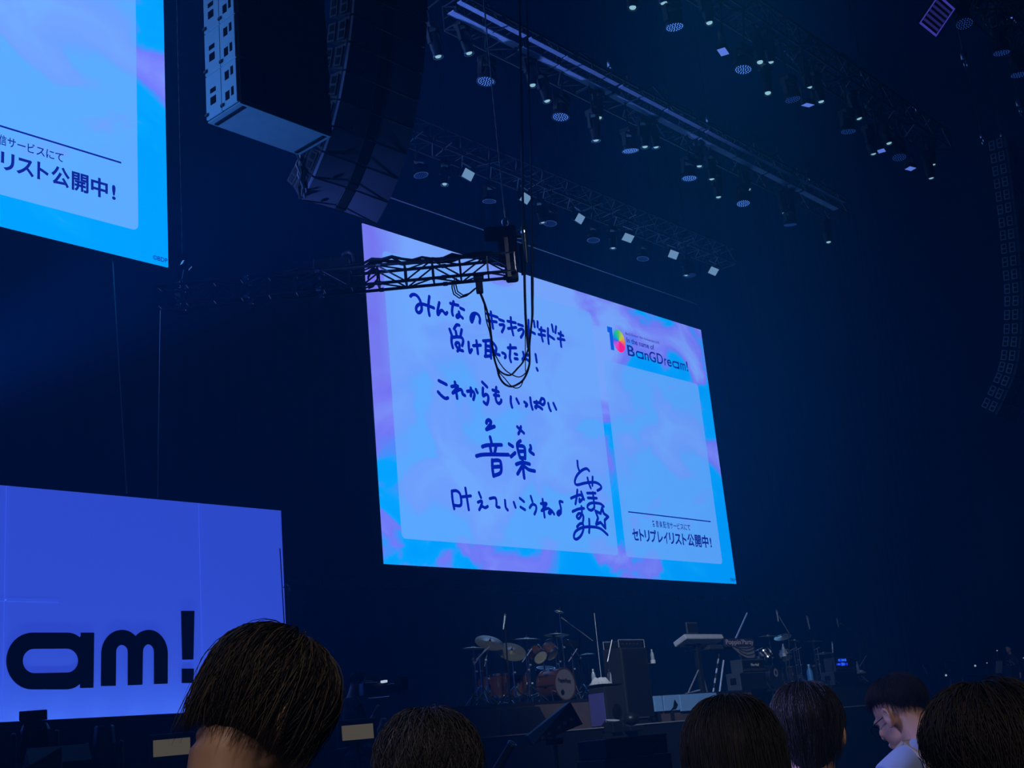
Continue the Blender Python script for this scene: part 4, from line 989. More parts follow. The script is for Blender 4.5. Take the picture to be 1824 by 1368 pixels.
cymbal_stand('large cream cymbal tilted upright just left of the rack toms', 911, 1160, 15.9, 0.56, (math.radians(36), math.radians(-22)), group=G1)
cymbal_stand('flat ride cymbal high in the middle of the near kit', 938, 1138, 16.2, 0.54, (math.radians(4), math.radians(2)), group=G1)
cymbal_stand('bright crash cymbal above the right rack tom', 991, 1130, 16.2, 0.50, (math.radians(2), math.radians(4)), group=G1)
cymbal_stand('lower cymbal just beneath the bright crash', 987, 1137, 16.35, 0.42, (math.radians(-6), math.radians(-4)), group=G1)
cymbal_stand('thin dark cymbal low at the far left of the near kit', 843, 1154, 16.1, 0.42, (math.radians(3), math.radians(3)), group=G1)
cymbal_stand('cymbal sloping down right of the rack toms', 1014, 1144, 16.3, 0.40, (math.radians(4), math.radians(20)), group=G1, boom=(-0.25, 0.05))
cymbal_stand('small hi-hat pair right of the kick drum', 1046, 1165, 16.0, 0.32, (0, 0), group=G1)
cymbal_stand('tiny cymbal high on a thin pole at the back of the near kit', 996, 1089, 16.0, 0.20, (math.radians(10), math.radians(16)), group=G1)
for i, (px, Y) in enumerate(((861, 15.7), (945, 15.7), (1027, 15.8))):
    f = at(px, Y, RT); t = thing('hardware_stand', 'chrome hardware stand on the near riser, %s from the left' % ORD[i], 'stand', f, group='bare hardware stands of the near kit')
    obj('tripod', tripod(MB(), 0, 0, 0, 0.34, 0.36, a0=i), CHROME, t); obj('pole', MB().bar((0, 0, 0.1), (0, 0, 0.9), 0.013, 8), CHROME, t)
    obj('arm', MB().bar((-0.12, 0, 0.74), (0.2, 0.02, 0.98), 0.009, 6), BRIGHT, t); obj('wing_nut', MB().box((0.03, 0, 0.6), (0.06, 0.02, 0.03)), BRIGHT, t)
f = at(905, 16.9, RT); t = thing('drum_stool', 'round black drum stool behind the floor toms of the near kit', 'stool', f)
obj('seat', MB().lathe([(0.0005, 0.5), (0.16, 0.5), (0.17, 0.53), (0.17, 0.58), (0.15, 0.6), (0.0005, 0.6)], 20), PLASTIC, t); obj('tripod', tripod(MB().bar((0, 0, 0.15), (0, 0, 0.5), 0.016, 8), 0, 0, 0, 0.25, 0.25), CHROME, t)
mic_stand('tall straight stand with pale microphone in front of the near kit', (909, 15.6), (900, 1120), [(896.5, 1121), (899.5, 1096)], thick=0.014, m=mat('stand_black', (0.03, 0.03, 0.035, 1), 0.35, 0.4))
mic_stand('stand with long boom sloping down right over the near kit', (1030, 16.2), (1033, 1126), None, boom=[(1056, 1141.5), (1000, 1100)])
mic_stand('low microphone stand at the far left of the near riser', (845, 15.55), (842, 1165), [(845, 1184), (843, 1175)])
mic_stand('low stand with short boom beside the tilted left cymbal', (862, 15.6), (858, 1166), None, boom=[(848, 1175), (872, 1152)])
# clear acrylic shield
gl = bpy.data.materials.new('clear_acrylic'); gl.use_nodes = True
b = gl.node_tree.nodes['Principled BSDF']; b.inputs['Base Color'].default_value = (0.9, 0.95, 1, 1); b.inputs['Roughness'].default_value = 0.03; b.inputs['Transmission Weight'].default_value = 1.0; b.inputs['IOR'].default_value = 1.12
f = at(1075, 15.5, RT); h = P(1059, 1092, Y=15.5).z - RT
t = thing('drum_shield', 'clear acrylic shield standing at the right end of the near kit', 'shield', f, rotz=math.radians(93))
obj('pane', MB().box((0.45, 0, h / 2), (0.9, 0.008, h)), gl, t); obj('edge', MB().bar((0, 0, 0), (0, 0, h), 0.007, 6), mat('acrylic_edge', (0.6, 0.65, 0.75, 1), 0.3), t); obj('foot', MB().box((0.45, 0, 0.012), (0.9, 0.16, 0.024)), BLACK, t)

# ---------------------------------------------------------------- tall bass cabinet and the towel table
f = at(1122, 15.05, STAGE_Z); xr = at(1168, 15.05, STAGE_Z).x; w = xr - f.x; h = P(1122, 1153, Y=15.05).z - STAGE_Z
t = thing('bass_cabinet', 'tall black loudspeaker cabinet standing between the drum and keyboard risers', 'amplifier', (f.x, 15.05, STAGE_Z))
obj('cabinet', MB().box((w / 2, 0.24, h / 2 + 0.05), (w, 0.46, h - 0.1), bev=0.02), mat('cabinet_vinyl', (0.02, 0.021, 0.026, 1), 0.6), t)
obj('grille', MB().box((w / 2, 0.0, h / 2 + 0.05), (w - 0.08, 0.02, h - 0.18)), GRIL, t)
for x in (0.03, w - 0.03): obj('corner_strip', MB().box((x, 0.005, h / 2), (0.02, 0.02, h - 0.1)), DSTEEL, t)
for x in (0.1, w - 0.1): obj('caster', MB().lathe([(0.05, -0.015), (0.05, 0.015)], 12, Tr(x, 0.1, 0.05) @ Ry(PI / 2)), BLACK, t)
t = thing('amplifier_head', 'low black amplifier head with pale rails on the tall cabinet', 'amplifier', (f.x, 15.05, STAGE_Z + h))
obj('chassis', MB().box((w / 2, 0.24, 0.07), (w - 0.1, 0.36, 0.13), bev=0.01), PLASTIC, t)
for yy in (0.05, 0.42): obj('rack_rail', MB().bar((0.0, yy, 0.15), (w, yy, 0.15), 0.01, 6).bar((0, yy, 0), (0, yy, 0.15), 0.01, 6).bar((w, yy, 0), (w, yy, 0.15), 0.01, 6), BRIGHT, t)
for k in range(5): obj('knob', MB().lathe([(0.018, 0), (0.015, 0.02), (0.0005, 0.02)], 10, Tr(0.15 + k * 0.12, 0.06, 0.07) @ Rx(PI / 2)), STEEL, t)
mic_stand('short boom leaning on the left of the tall cabinet', (1086, 14.98), (1085, 1175), None, boom=[(1082, 1179), (1090, 1140)], base=STAGE_Z)
f = at(1100, 14.9, STAGE_Z)
t = thing('cloth_case', 'black cloth covered stand with violet side holding towel and bottles', 'case', (f.x, 15.12, STAGE_Z)); ht = P(1098, 1217, Y=14.95).z - STAGE_Z
obj('case_body', MB().box((0, 0, ht / 2 - 0.01), (0.5, 0.4, ht - 0.04), bev=0.04), mat('case_cloth', (0.015, 0.015, 0.02, 1), 0.85), t)
obj('side_cloth', MB().box((-0.262, 0, ht * 0.42), (0.02, 0.36, ht * 0.75), bev=0.008), mat('violet_cloth', (0.10, 0.09, 0.32, 1), 0.8), t, label='violet cloth side')
obj('tray', MB().box((0, 0, ht - 0.015), (0.56, 0.44, 0.03), bev=0.01), PLASTIC, t)
obj('speaker_hole', MB().lathe([(0.0005, 0), (0.12, 0), (0.14, 0.012), (0.12, 0.02), (0.0005, 0.02)], 20, Tr(0.05, -0.2, ht * 0.35) @ Rx(PI / 2)), MATTE, t)
towel('white towel heaped on the cloth covered stand', (f.x - 0.12, 15.1, STAGE_Z + ht), 0.34, 0.3, 0.15, 3)
bottle('clear bottle behind the heaped towel', (f.x - 0.10, 15.26, STAGE_Z + ht), 0.30)
bottle('taller bottle right of the heaped towel', (f.x + 0.16, 15.08, STAGE_Z + ht), 0.27)
p = P(1163, 1178, Y=15.0); t = thing('bottle_holder', 'small holder arm on the right of the tall cabinet', 'holder', p)
obj('cup', MB().lathe([(0.05, -0.04), (0.05, 0.03), (0.045, 0.03), (0.045, -0.03), (0.0005, -0.03)], 12), WHITEP, t); obj('arm', MB().bar((0, 0, -0.03), (-0.12, 0.12, -0.04), 0.012, 6), DSTEEL, t)
bottle('bottle in the holder beside the tall cabinet', (p.x, p.y, p.z - 0.03), 0.26)
f = at(1154, 14.62, STAGE_Z); 
t = thing('step_box', 'low black step box in front of the tall cabinet', 'step', (f.x, 14.93, STAGE_Z)); obj('step_top', MB().box((0, 0, 0.13), (0.75, 0.2, 0.025), bev=0.006), mat('step_top_grey', (0.06, 0.06, 0.07, 1), 0.5), t); obj('step_body', MB().box((0, 0.01, 0.06), (0.7, 0.16, 0.12)), BLACK, t)
# ---------------------------------------------------------------- keyboards
KBY = 16.0
p = P(1245, 1141, Y=KBY); t = thing('keyboard', 'white keyboard tilted on the tall stand above the keyboard riser', 'keyboard', p, rot=(math.radians(-24), 0, 0))
obj('keyboard_body', MB().box((0, 0, 0), (1.5, 0.36, 0.12), bev=0.02), mat('keyboard_white', (0.66, 0.68, 0.76, 1), 0.4), t)
obj('panel', MB().box((0, -0.06, 0.062), (1.4, 0.2, 0.008)), mat('keyboard_panel', (0.5, 0.45, 0.35, 1), 0.5), t)
for k in range(12): obj('key', MB().box((-0.55 + k * 0.1, 0.12, 0.066), (0.092, 0.1, 0.012), bev=0.003), WHITEP, t)
p2 = P(1282, 1154, Y=KBY + 0.1); t = thing('keyboard', 'dark keyboard below the white one', 'keyboard', p2); obj('keyboard_body', MB().box((0, 0, 0), (1.35, 0.34, 0.1), bev=0.015), mat('keyboard_dark', (0.05, 0.06, 0.085, 1), 0.45), t); obj('key_row', MB().box((0, -0.02, 0.052), (1.25, 0.2, 0.008)), WHITEP, t)
f = at(1252, KBY + 0.05, RT); t = thing('keyboard_stand', 'black column stand carrying the two keyboards', 'stand', f)
obj('column', MB().box((0, 0, 0.62), (0.14, 0.1, 1.24), bev=0.01), BLACK, t)
for dz in (p.z - RT - 0.1, p2.z - RT - 0.06): obj('arm', MB().box((0, 0.0, dz), (0.9, 0.06, 0.04)), STEEL, t); 
for a_, b_ in (((-0.02, 0, 0.55), (-0.75, -0.1, 0.0)), ((0.0, 0, 0.1), (-0.7, 0.2, 0.0)), ((0.04, 0, 0.6), (0.5, 0.2, 0))): obj('leg', MB().bar(a_, b_, 0.016, 7), BRIGHT, t)
for i, (a_, b_) in enumerate((((1281, 1165), (1269, 1226)), ((1289, 1176), (1280, 1222)))):
    q0, q1 = P(*a_, Y=15.9), P(*b_, Y=15.9); f = Vector((q1.x, 15.9, RT))
    t = thing('banded_pole', ('pole with black and white bands' if i == 0 else 'plain pale pole') + ' leaning under the keyboards', 'pole', f)
    mb = MB(); db = MB(); d_ = q0 - f
    for k in range(8): (db if (k % 2 and i == 0) else mb).bar(d_ * (k / 8), d_ * ((k + 1) / 8), 0.02, 7)
    obj('pole_shaft', mb, BRIGHT, t)
    if db.v: obj('band', db, BLACK, t)
p = P(1233, 1125, Y=16.1); t = thing('monitor_screen', 'dark flat monitor outlined on top of the white keyboard', 'monitor', p)
obj('monitor_frame', MB().box((0, 0, 0.08), (0.42, 0.03, 0.24), bev=0.006), mat('monitor_grey', (0.10, 0.11, 0.13, 1), 0.4), t); obj('monitor_back', MB().box((0, -0.018, 0.08), (0.38, 0.01, 0.2)), BLACK, t); obj('neck', MB().bar((0.1, 0, -0.04), (0.1, 0.0, -0.2), 0.015, 6), STEEL, t)
# banner with wavy lettering
bo = P(1318, 1171, Y=15.75)
Lb = lambda x, y: tuple((P(1280 + x / 15.2, 1120 + y / 15.2, Y=15.75) - bo)[k] for k in (0, 2))
t = thing('name_banner', 'fan shaped grey banner with white block lettering hung at the keyboards', 'banner', bo)
v, fcs = poly_fill([[Lb(*q) for q in ((360, 500), (480, 500), (930, 480), (925, 380), (945, 560), (975, 740), (940, 785), (760, 790), (640, 730), (520, 650), (420, 560))]], 0.015)
obj('fan_cloth', MB().add([(p_[0], p_[2], p_[1]) for p_ in v], fcs), mat('banner_cloth', (0.24, 0.235, 0.27, 1), 0.8), t)
for q in (((480, 515), (600, 585), (750, 620), (860, 600), (945, 545)), ((540, 600), (650, 680), (780, 720), (880, 700), (965, 650)), ((420, 500), (560, 530), (720, 540), (850, 515), (930, 480))):
    obj('dark_fold', MB().tube([(Lb(*k)[0], -0.016, Lb(*k)[1]) for k in q], 0.014, 6), mat('fold_dark', (0.05, 0.05, 0.06, 1), 0.9), t)
a, b_, c = Lb(180, 470), Lb(930, 480), Lb(180, 290)
mb = text_fit("Poppin'Party", Vector((a[0], -0.03, a[1])), Vector((b_[0] - a[0], 0, 0)), Vector((0, 0, c[1] - a[1])), 0.02)
obj('banner_lettering', mb, mat('lettering_white', (0.62, 0.58, 0.64, 1), 0.6), t, label='white block lettering')
obj('letter_backing', MB().box(((a[0] + b_[0]) / 2, -0.008, (a[1] + c[1]) / 2), (b_[0] - a[0] + 0.04, 0.03, c[1] - a[1] + 0.03)), mat('backing_plum', (0.045, 0.035, 0.055, 1), 0.8), t)
obj('hanger_bar', MB().bar((a[0] - 0.05, 0.02, c[1] + 0.02), (b_[0], 0.02, c[1] + 0.02), 0.014, 6).bar((0.1, 0.03, c[1]), (0.1, 0.03, RT - bo.z), 0.014, 6), STEEL, t)
# ---------------------------------------------------------------- guitar amplifiers
VSIDE = mat('amp_side_blue_grey', (0.06, 0.08, 0.12, 1), 0.6)
def amp(label, px0, px1, ytop, ybot, Y, d, head, name='guitar_amplifier', logo=None, z0=None, side=VSIDE):
    a = P(px0, ybot, Y=Y); b = P(px1, ybot, Y=Y); z1 = P(px0, ytop, Y=Y).z; z0 = a.z if z0 is None else z0; w, h = b.x - a.x, z1 - z0
    t = thing(name, label, 'amplifier', (a.x, Y, z0))
    obj('cabinet', MB().box((w / 2, d / 2, h / 2), (w, d, h), bev=0.015), side, t)
    obj('front_face', MB().box((w / 2, -0.006, h / 2), (w - 0.03, 0.02, h - 0.03)), GRIL, t)
    if head:
        obj('control_strip', MB().box((w / 2, -0.02, h * 0.2), (w - 0.06, 0.02, h * 0.22)), mat('control_strip_brown', (0.07, 0.06, 0.06, 1), 0.45, 0.3), t)
        for k in range(6): obj('knob', MB().lathe([(0.012, 0), (0.012, 0.015), (0.0005, 0.015)], 8, Tr(0.08 + k * (w - 0.16) / 5, -0.03, h * 0.2) @ Rx(PI / 2)), STEEL, t)
        obj('top_edge', MB().box((w / 2, d / 2, h + 0.006), (w, d, 0.014), bev=0.004), BRIGHT if head == 2 else VSIDE, t)
    else: obj('handle', MB().box((-0.006, d / 2, h * 0.55), (0.02, d * 0.4, h * 0.35)), MATTE, t)
    if logo:
        mb = text_fit(logo, Vector((w * 0.36, -0.022, h * 0.48)), Vector((w * 0.36, 0, 0)), Vector((0, 0, h * 0.22)), 0.03); obj('logo_script', mb, WHITEP, t)
    return t, z0
A1, za = amp('amplifier head with white script, on the cabinet right of the banner', 1323, 1363, 1173, 1196, 15.55, 0.30, 1, logo='Marshall')
A2, zb = amp('wide guitar cabinet under the head with white script', 1322, 1368, 1198, 1236, 15.5, 0.36, 0, name='guitar_cabinet', z0=RT)
A1.location.z = zb + (P(1322, 1198, Y=15.5).z - RT) + 0.001
B2, zb = amp('cabinet with dark handle under the blue lettered amplifier', 1488, 1530, 1196, 1220, 15.5, 0.36, 0, name='guitar_cabinet', z0=RT)
B1, _ = amp('small amplifier with glowing blue letters on the right riser', 1489, 1521, 1171, 1195, 15.55, 0.30, 1)
B1.location.z = RT + (P(1488, 1196, Y=15.5).z - RT) + 0.001
blue = emat('blue_display', rgb(20, 50, 235), 1.3); bluel = emat('blue_display_light', rgb(45, 100, 255), 1.3)
rs = random.Random(11)
for r_, (n, xa) in enumerate(((5, 0.16), (7, 0.04))):
    for k in range(n):
        obj('glowing_letter', MB().box((0.02 + xa + k * 0.085, -0.035, 0.27 - r_ * 0.1), (0.06, 0.006, rs.uniform(0.045, 0.075))), blue if rs.random() < 0.5 else bluel, B1)
# ---------------------------------------------------------------- far drum kit
KY2 = 16.1; G2 = 'cymbals of the far kit'
c = P(1381, 1196, Y=KY2)
k2 = drum('kick_drum', 'dark kick drum with small pale print on the far riser', (c.x, KY2, RT + 0.3), 0.56, 0.42, rot=(-PI / 2, 0, 0), shell=SHELLB, head=mat('kick_head_black', (0.02, 0.02, 0.026, 1), 0.4), lugs=10, hoop=DSTEEL)
obj('head_print', MB().lathe([(0.05, -0.012), (0.1, -0.012), (0.1, -0.009), (0.05, -0.009)], 18, Tr(0.0, -0.1, 0)), mat('print_grey', (0.3, 0.3, 0.34, 1), 0.6), k2)
drum('rack_tom', 'pale rack tom over the dark kick drum', P(1402, 1172, Y=16.3), 0.28, 0.2, rot=(math.radians(-30), math.radians(12), 0), shell=mat('shell_pale', (0.4, 0.4, 0.45, 1), 0.35), lugs=6)
drum('rack_tom', 'dark rack tom left of the pale one', P(1368, 1172, Y=16.3), 0.28, 0.2, rot=(math.radians(-28), math.radians(-10), 0), shell=SHELLB, lugs=6)
drum('floor_tom', 'wine coloured floor tom right of the dark kick drum', at(1412, 16.2, RT), 0.38, 0.38, legs=True, shell=SHELLB)
drum('floor_tom', 'dark floor tom at the right of the far kit', at(1456, 16.4, RT), 0.4, 0.4, legs=True, shell=SHELLB)
drum('snare_drum', 'bright rimmed snare drum left of the dark kick drum', P(1352, 1180, Y=16.4), 0.36, 0.14, rot=(0.1, 0, 0), shell=CHROME, lugs=8)
for lb, px, py, d_, tl in (('flat bright cymbal at the left of the far kit', 1369, 1133, 0.52, (4, 2)), ('cymbal tipped up sharply beside the flat bright one', 1394, 1134, 0.44, (6, -24)), ('flat dark cymbal under the straight mic on the far kit', 1449, 1142, 0.48, (3, 2)), ('bluish cymbal low at the right of the far kit', 1468, 1163, 0.42, (5, -8)), ('small cymbal over the pale tom of the far kit', 1416, 1141, 0.3, (8, 10))):
    cymbal_stand(lb, px, py, 16.4, d_, (math.radians(tl[0]), math.radians(tl[1])), group=G2)
for i, px in enumerate((1362, 1424, 1432, 1465)):
    f = at(px, 15.9, RT); t = thing('hardware_stand', 'chrome hardware stand on the far kit, %s from the left' % ORD[i], 'stand', f, group='bare hardware stands of the far kit')
    obj('tripod', tripod(MB(), 0, 0, 0, 0.3, 0.32, a0=i), CHROME, t); obj('pole', MB().bar((0, 0, 0.1), (0.02 * (i - 1), 0, 0.95), 0.013, 8), CHROME, t)
    obj('arm', MB().bar((-0.15, 0, 0.9), (0.2, 0.02, 0.97), 0.01, 6), BRIGHT, t); obj('wing_nut', MB().box((0.03, 0, 0.55), (0.06, 0.02, 0.03)), BRIGHT, t)
mic_stand('thick pale boom rising to the right above the banner', (1318, 16.3), (1318, 1140), None, boom=[(1310, 1138), (1331, 1092)], thick=0.02, bm=mat('boom_pale', (0.62, 0.72, 0.86, 1), 0.35, 0.4))
mic_stand('stand with pale mic and boom sloping down right, left of the far kit middle', (1407, 15.8), (1405, 1127), [(1386.5, 1107), (1383.5, 1088)], boom=[(1405, 1127), (1387, 1097)])
mic_stand('straight tilted stand with long pale mic in the middle of the far kit', (1459, 15.7), (1447, 1140), [(1442.5, 1121), (1437.5, 1098)], thick=0.013)
mic_stand('stand with pale mic and long boom at the right of the far kit', (1535, 15.8), (1530, 1132), [(1493.5, 1117), (1491, 1102)], boom=[(1541, 1139), (1497, 1110)])
mic_stand('short stand with bright blue lit mic before the blue lettered amplifier', (1483, 15.6), (1483, 1162), [(1483.5, 1163), (1482.5, 1144)])
p = P(1397, 1166, Y=15.9); t = thing('bottle_holder', 'small holder on the far kit carrying a bottle', 'holder', p); obj('cup', MB().lathe([(0.05, -0.04), (0.05, 0.03), (0.045, 0.03), (0.045, -0.03), (0.0005, -0.03)], 12), WHITEP, t); obj('arm', MB().bar((0, 0, -0.03), (0, 0, RT - p.z), 0.012, 6), CHROME, t)
bottle('white bottle held above the far kit', (p.x, p.y, p.z - 0.03), 0.28)
p = at(1446, 15.45, RT); bottle('tall blue lit bottle on the far riser', p, 0.52, mat('bottle_blue', (0.10, 0.35, 0.8, 1), 0.3), mat('cap_blue', (0.6, 0.8, 0.95, 1), 0.4))
f = at(1534, 15.5, RT); t = thing('round_stool', 'round topped stool with pale seat at the right riser end', 'stool', f); zs = P(1534, 1197, Y=15.5).z - RT
obj('seat', MB().lathe([(0.0005, zs - 0.04), (0.17, zs - 0.04), (0.18, zs - 0.01), (0.16, zs), (0.0005, zs)], 20), mat('seat_pale', (0.4, 0.48, 0.42, 1), 0.6), t); obj('leg_frame', tripod(MB(), 0, 0, 0, 0.2, zs - 0.05, n=4), STEEL, t)
bottle('clear bottle on the round stool', (f.x - 0.04, f.y, RT + zs), 0.26); towel('small folded towel on the round stool', (f.x + 0.07, f.y, RT + zs), 0.14, 0.14, 0.05, 5)
mic_stand('thin stand behind the round stool', (1541, 15.55), (1539, 1178), None, boom=[(1532, 1186), (1543, 1168)])
# ---------------------------------------------------------------- far right gear
FY = 17.0
PANB = mat('blue_grey_panel', (0.10, 0.14, 0.28, 1), 0.6)
f = at(1702, FY, STAGE_Z); z0, z1 = P(1702, 1196, Y=FY).z, P(1702, 1178, Y=FY).z
t = thing('music_stand', 'tilted blue grey music stand at the far right of the stage', 'stand', f); obj('desk', MB().add([(-0.28, 0, z1 - STAGE_Z), (0.28, 0, z1 - STAGE_Z), (0.26, 0, z0 - STAGE_Z - 0.05), (0.02, 0, z0 - STAGE_Z - 0.03), (-0.0, 0, z0 - STAGE_Z + 0.1), (-0.27, 0, z0 - STAGE_Z + 0.12)] + [(x, 0.03, z) for x, z in ((-0.28, z1 - STAGE_Z), (0.28, z1 - STAGE_Z), (0.26, z0 - STAGE_Z - 0.05), (0.02, z0 - STAGE_Z - 0.03), (-0.0, z0 - STAGE_Z + 0.1), (-0.27, z0 - STAGE_Z + 0.12))], [(0, 1, 2, 3, 4, 5), (11, 10, 9, 8, 7, 6)] + [(i, i + 6, (i + 1) % 6 + 6, (i + 1) % 6) for i in range(6)]), PANB, t); obj('pole', tripod(MB().bar((0.1, 0.02, 0.1), (0.1, 0.02, z0 - STAGE_Z), 0.014, 6), 0.1, 0.02, 0, 0.25, 0.25), BLACK, t)
f = at(1662, FY, STAGE_Z); zc = P(1662, 1192, Y=FY).z - STAGE_Z
t = thing('music_stand', 'dim small music stand left of the tilted blue grey one', 'stand', f); obj('desk', MB().box((0, 0, zc), (0.34, 0.03, 0.3), Rx(-0.3)), PANB, t); obj('pole', tripod(MB().bar((0, 0.02, 0.1), (0, 0.02, zc), 0.014, 6), 0, 0.02, 0, 0.25, 0.25), BLACK, t)
dk = P(1745, 1203, Y=FY)
t = thing('equipment_table', 'long dark equipment table at the far right', 'table', (dk.x, FY, STAGE_Z)); hT = dk.z - STAGE_Z
obj('tabletop', MB().box((0.3, 0.2, hT), (3.6, 0.6, 0.04), bev=0.006), BLACK, t)
for x in (-1.4, 2.0):
    for y in (0.0, 0.4): obj('leg', MB().box((x, y, hT / 2), (0.05, 0.05, hT)), STEEL, t)
p = P(1778, 1189, Y=FY + 0.1); t = thing('laptop', 'open laptop with grey lid before the standing crew member', 'laptop', (p.x, FY + 0.15, STAGE_Z + hT + 0.02)); obj('keyboard_base', MB().box((0, 0.12, 0.01), (0.5, 0.3, 0.02)), DSTEEL, t); obj('lid', MB().box((0, -0.08, 0.22), (0.52, 0.02, 0.40), Rx(0.25)), mat('laptop_lid', (0.16, 0.22, 0.27, 1), 0.5), t)
for i, (px, py) in enumerate(((1684, 1203), (1736, 1186), (1757, 1181), (1775, 1159), (1822, 1172))):
    p = P(px, py, Y=FY + 0.1); t = thing('indicator_lamp', 'tiny bright equipment lamp at the far right, %s from the left' % ORD[i], 'lamp', (p.x, p.y, p.z), group='tiny lamps on the far right gear')
    obj('lamp_bulb', MB().ball((0, -0.02, 0), 0.035 if i in (0, 1) else 0.02, 8), emat('indicator_white', rgb(170, 195, 215), 0.9), t); obj('stem', MB().bar((0, 0, -0.02), (0, 0.04, STAGE_Z + hT - p.z), 0.012, 6), BLACK, t)
t = thing('equipment_rack', 'dark rack unit behind the table at the far right edge', 'rack', at(1812, FY + 0.9, STAGE_Z)); obj('rack_case', MB().box((0.1, 0.2, 0.5), (0.7, 0.5, 1.0), bev=0.02), BLACK, t); obj('rack_rail', MB().bar((-0.25, -0.06, 1.0), (0.45, -0.06, 1.0), 0.012, 6), STEEL, t)

# ---------------------------------------------------------------- along the stage edge and in the pit
PITZ = 1.44
CAMZ = P(636, 1214, d=16.0).z + 0.115 - 1.66
def prompter(label, px, py, w, h, d, fz):
    p = P(px, py, d=d); zc = p.z
    f = thing('prompter_monitor', label, 'monitor', (p.x, p.y, fz), rotz=math.radians(-34)); zc -= fz
    obj('monitor_case', MB().box((0, 0.03, zc), (w + 0.09, 0.07, h + 0.12), Rx(-0.12), 0.012), PLASTIC, f)
    obj('monitor_display', MB().box((0, -0.012, zc), (w, 0.01, h), Rx(-0.12)), emat('amber_display', rgb(78, 72, 58), 1.0), f)
    obj('pole', MB().bar((0, 0.06, 0.02), (0, 0.06, zc - h / 2), 0.03, 10), PLASTIC, f)
    obj('base', MB().lathe([(0.0005, 0), (0.24, 0), (0.24, 0.02), (0.03, 0.05), (0.0005, 0.05)], 20, Tr(0, 0.06, 0)), PLASTIC, f)
    return f
prompter('amber lit prompter monitor at the stage edge behind the streaked bob', 306, 1331, 0.40, 0.18, 14.2, PITZ)
prompter('amber lit prompter monitor in front of the camera operator', 637, 1304, 0.36, 0.165, 14.6, CAMZ)
for lb, px, top, sc in (('moving head light with squared top standing before the logo board, left one', 62, 1264, 1.0), ('smaller moving head light with tapered top before the logo board', 186, 1291, 0.86)):
    d = 12.5 if sc == 1.0 else 13.4; p = P(px, 1390, d=d); p.z = PITZ; H_ = P(px, top, d=d).z - PITZ
    t = thing('moving_head', lb, 'stage light', p, rotz=math.radians(-30))
    obj('base', MB().box((0, 0, 0.05), (0.36 * sc, 0.28 * sc, 0.10), bev=0.02), PLASTIC, t)
    w = 0.15 * sc
    for s in (-1, 1): obj('yoke_arm', MB().box((s * (w + 0.05 * sc), 0, H_ * 0.42), (0.05 * sc, 0.14, H_ * 0.7), bev=0.02), mat('yoke_grey', (0.04, 0.045, 0.07, 1), 0.4), t)
    if sc == 1.0: obj('head', MB().box((0, 0, H_ * 0.62), (2 * w * 0.92, 0.24, H_ * 0.52), bev=0.08), PLASTIC, t); obj('lens_hood', MB().box((-0.02, 0, H_ - 0.045), (2 * w * 0.86, 0.2, 0.09), bev=0.006), PLASTIC, t)
    else: obj('head', MB().lathe([(0.0005, H_ * 0.34), (w * 0.95, H_ * 0.36), (w * 0.98, H_ * 0.6), (w * 0.78, H_ * 0.98), (w * 0.7, H_), (0.0005, H_ * 0.98)], 8, smooth=False), PLASTIC, t); obj('fan_vent', MB().lathe([(0.03, 0), (0.045, 0), (0.045, 0.01), (0.03, 0.01)], 14, Tr(0.02, -w, H_ * 0.45) @ Rx(PI / 2)), DSTEEL, t)
p = P(112, 1380, d=12.0); p.z = PITZ; t = thing('wedge_monitor', 'black wedge monitor with small white badge at the lower left stage edge', 'speaker', p, rotz=math.radians(-22))
mb = MB(); mb.add([(-0.34, 0, 0), (0.3, 0, 0), (0.3, 0.42, 0), (-0.34, 0.42, 0), (-0.30, 0.0, 0.25), (0.26, 0.0, 0.25), (0.26, 0.2, 0.36), (-0.30, 0.2, 0.36), (0.3, 0.42, 0.2), (-0.34, 0.42, 0.2)], [(0, 1, 5, 4), (4, 5, 6, 7), (7, 6, 8, 9), (9, 8, 2, 3), (0, 3, 2, 1), (1, 2, 8, 6, 5), (0, 4, 7, 9, 3)])
obj('cabinet', mb, PLASTIC, t); obj('badge', MB().box((0.05, -0.006, 0.19), (0.11, 0.012, 0.02)), WHITEP, t); obj('handle', MB().box((-0.1, -0.004, 0.1), (0.14, 0.01, 0.03)), DSTEEL, t); t.scale = (1, 1, 1.4)
p = P(46, 1380, d=11.3); t = thing('flight_case', 'dark blue grey flight case with sloping lid in the lower left corner', 'case', (p.x, p.y, PITZ), rotz=math.radians(-30)); mb = MB(); mb.add([(-0.5, 0, 0), (0.3, 0, 0), (0.3, 0.4, 0), (-0.5, 0.4, 0), (-0.5, 0, 0.02), (0.3, 0, 0.29), (0.3, 0.4, 0.29), (-0.5, 0.4, 0.02)], [(0, 1, 5, 4), (4, 5, 6, 7), (2, 3, 7, 6), (0, 3, 2, 1), (1, 2, 6, 5), (0, 4, 7, 3)]); obj('case_body', mb, mat('case_blue_grey', (0.06, 0.065, 0.12, 1), 0.6), t); obj('case_edge', MB().bar((-0.5, 0, 0.03), (0.3, 0, 0.3), 0.012, 6), DSTEEL, t); t.scale = (1, 1, 1.5)
p = P(120, 1380, d=12.3); tag(obj('pit_platform', MB().box((p.x, p.y, PITZ / 2), (3.4, 3.4, PITZ), Rz(math.radians(-45)), 0.01), BLACK), 'low black platform in the lower left corner carrying the moving heads', 'platform')
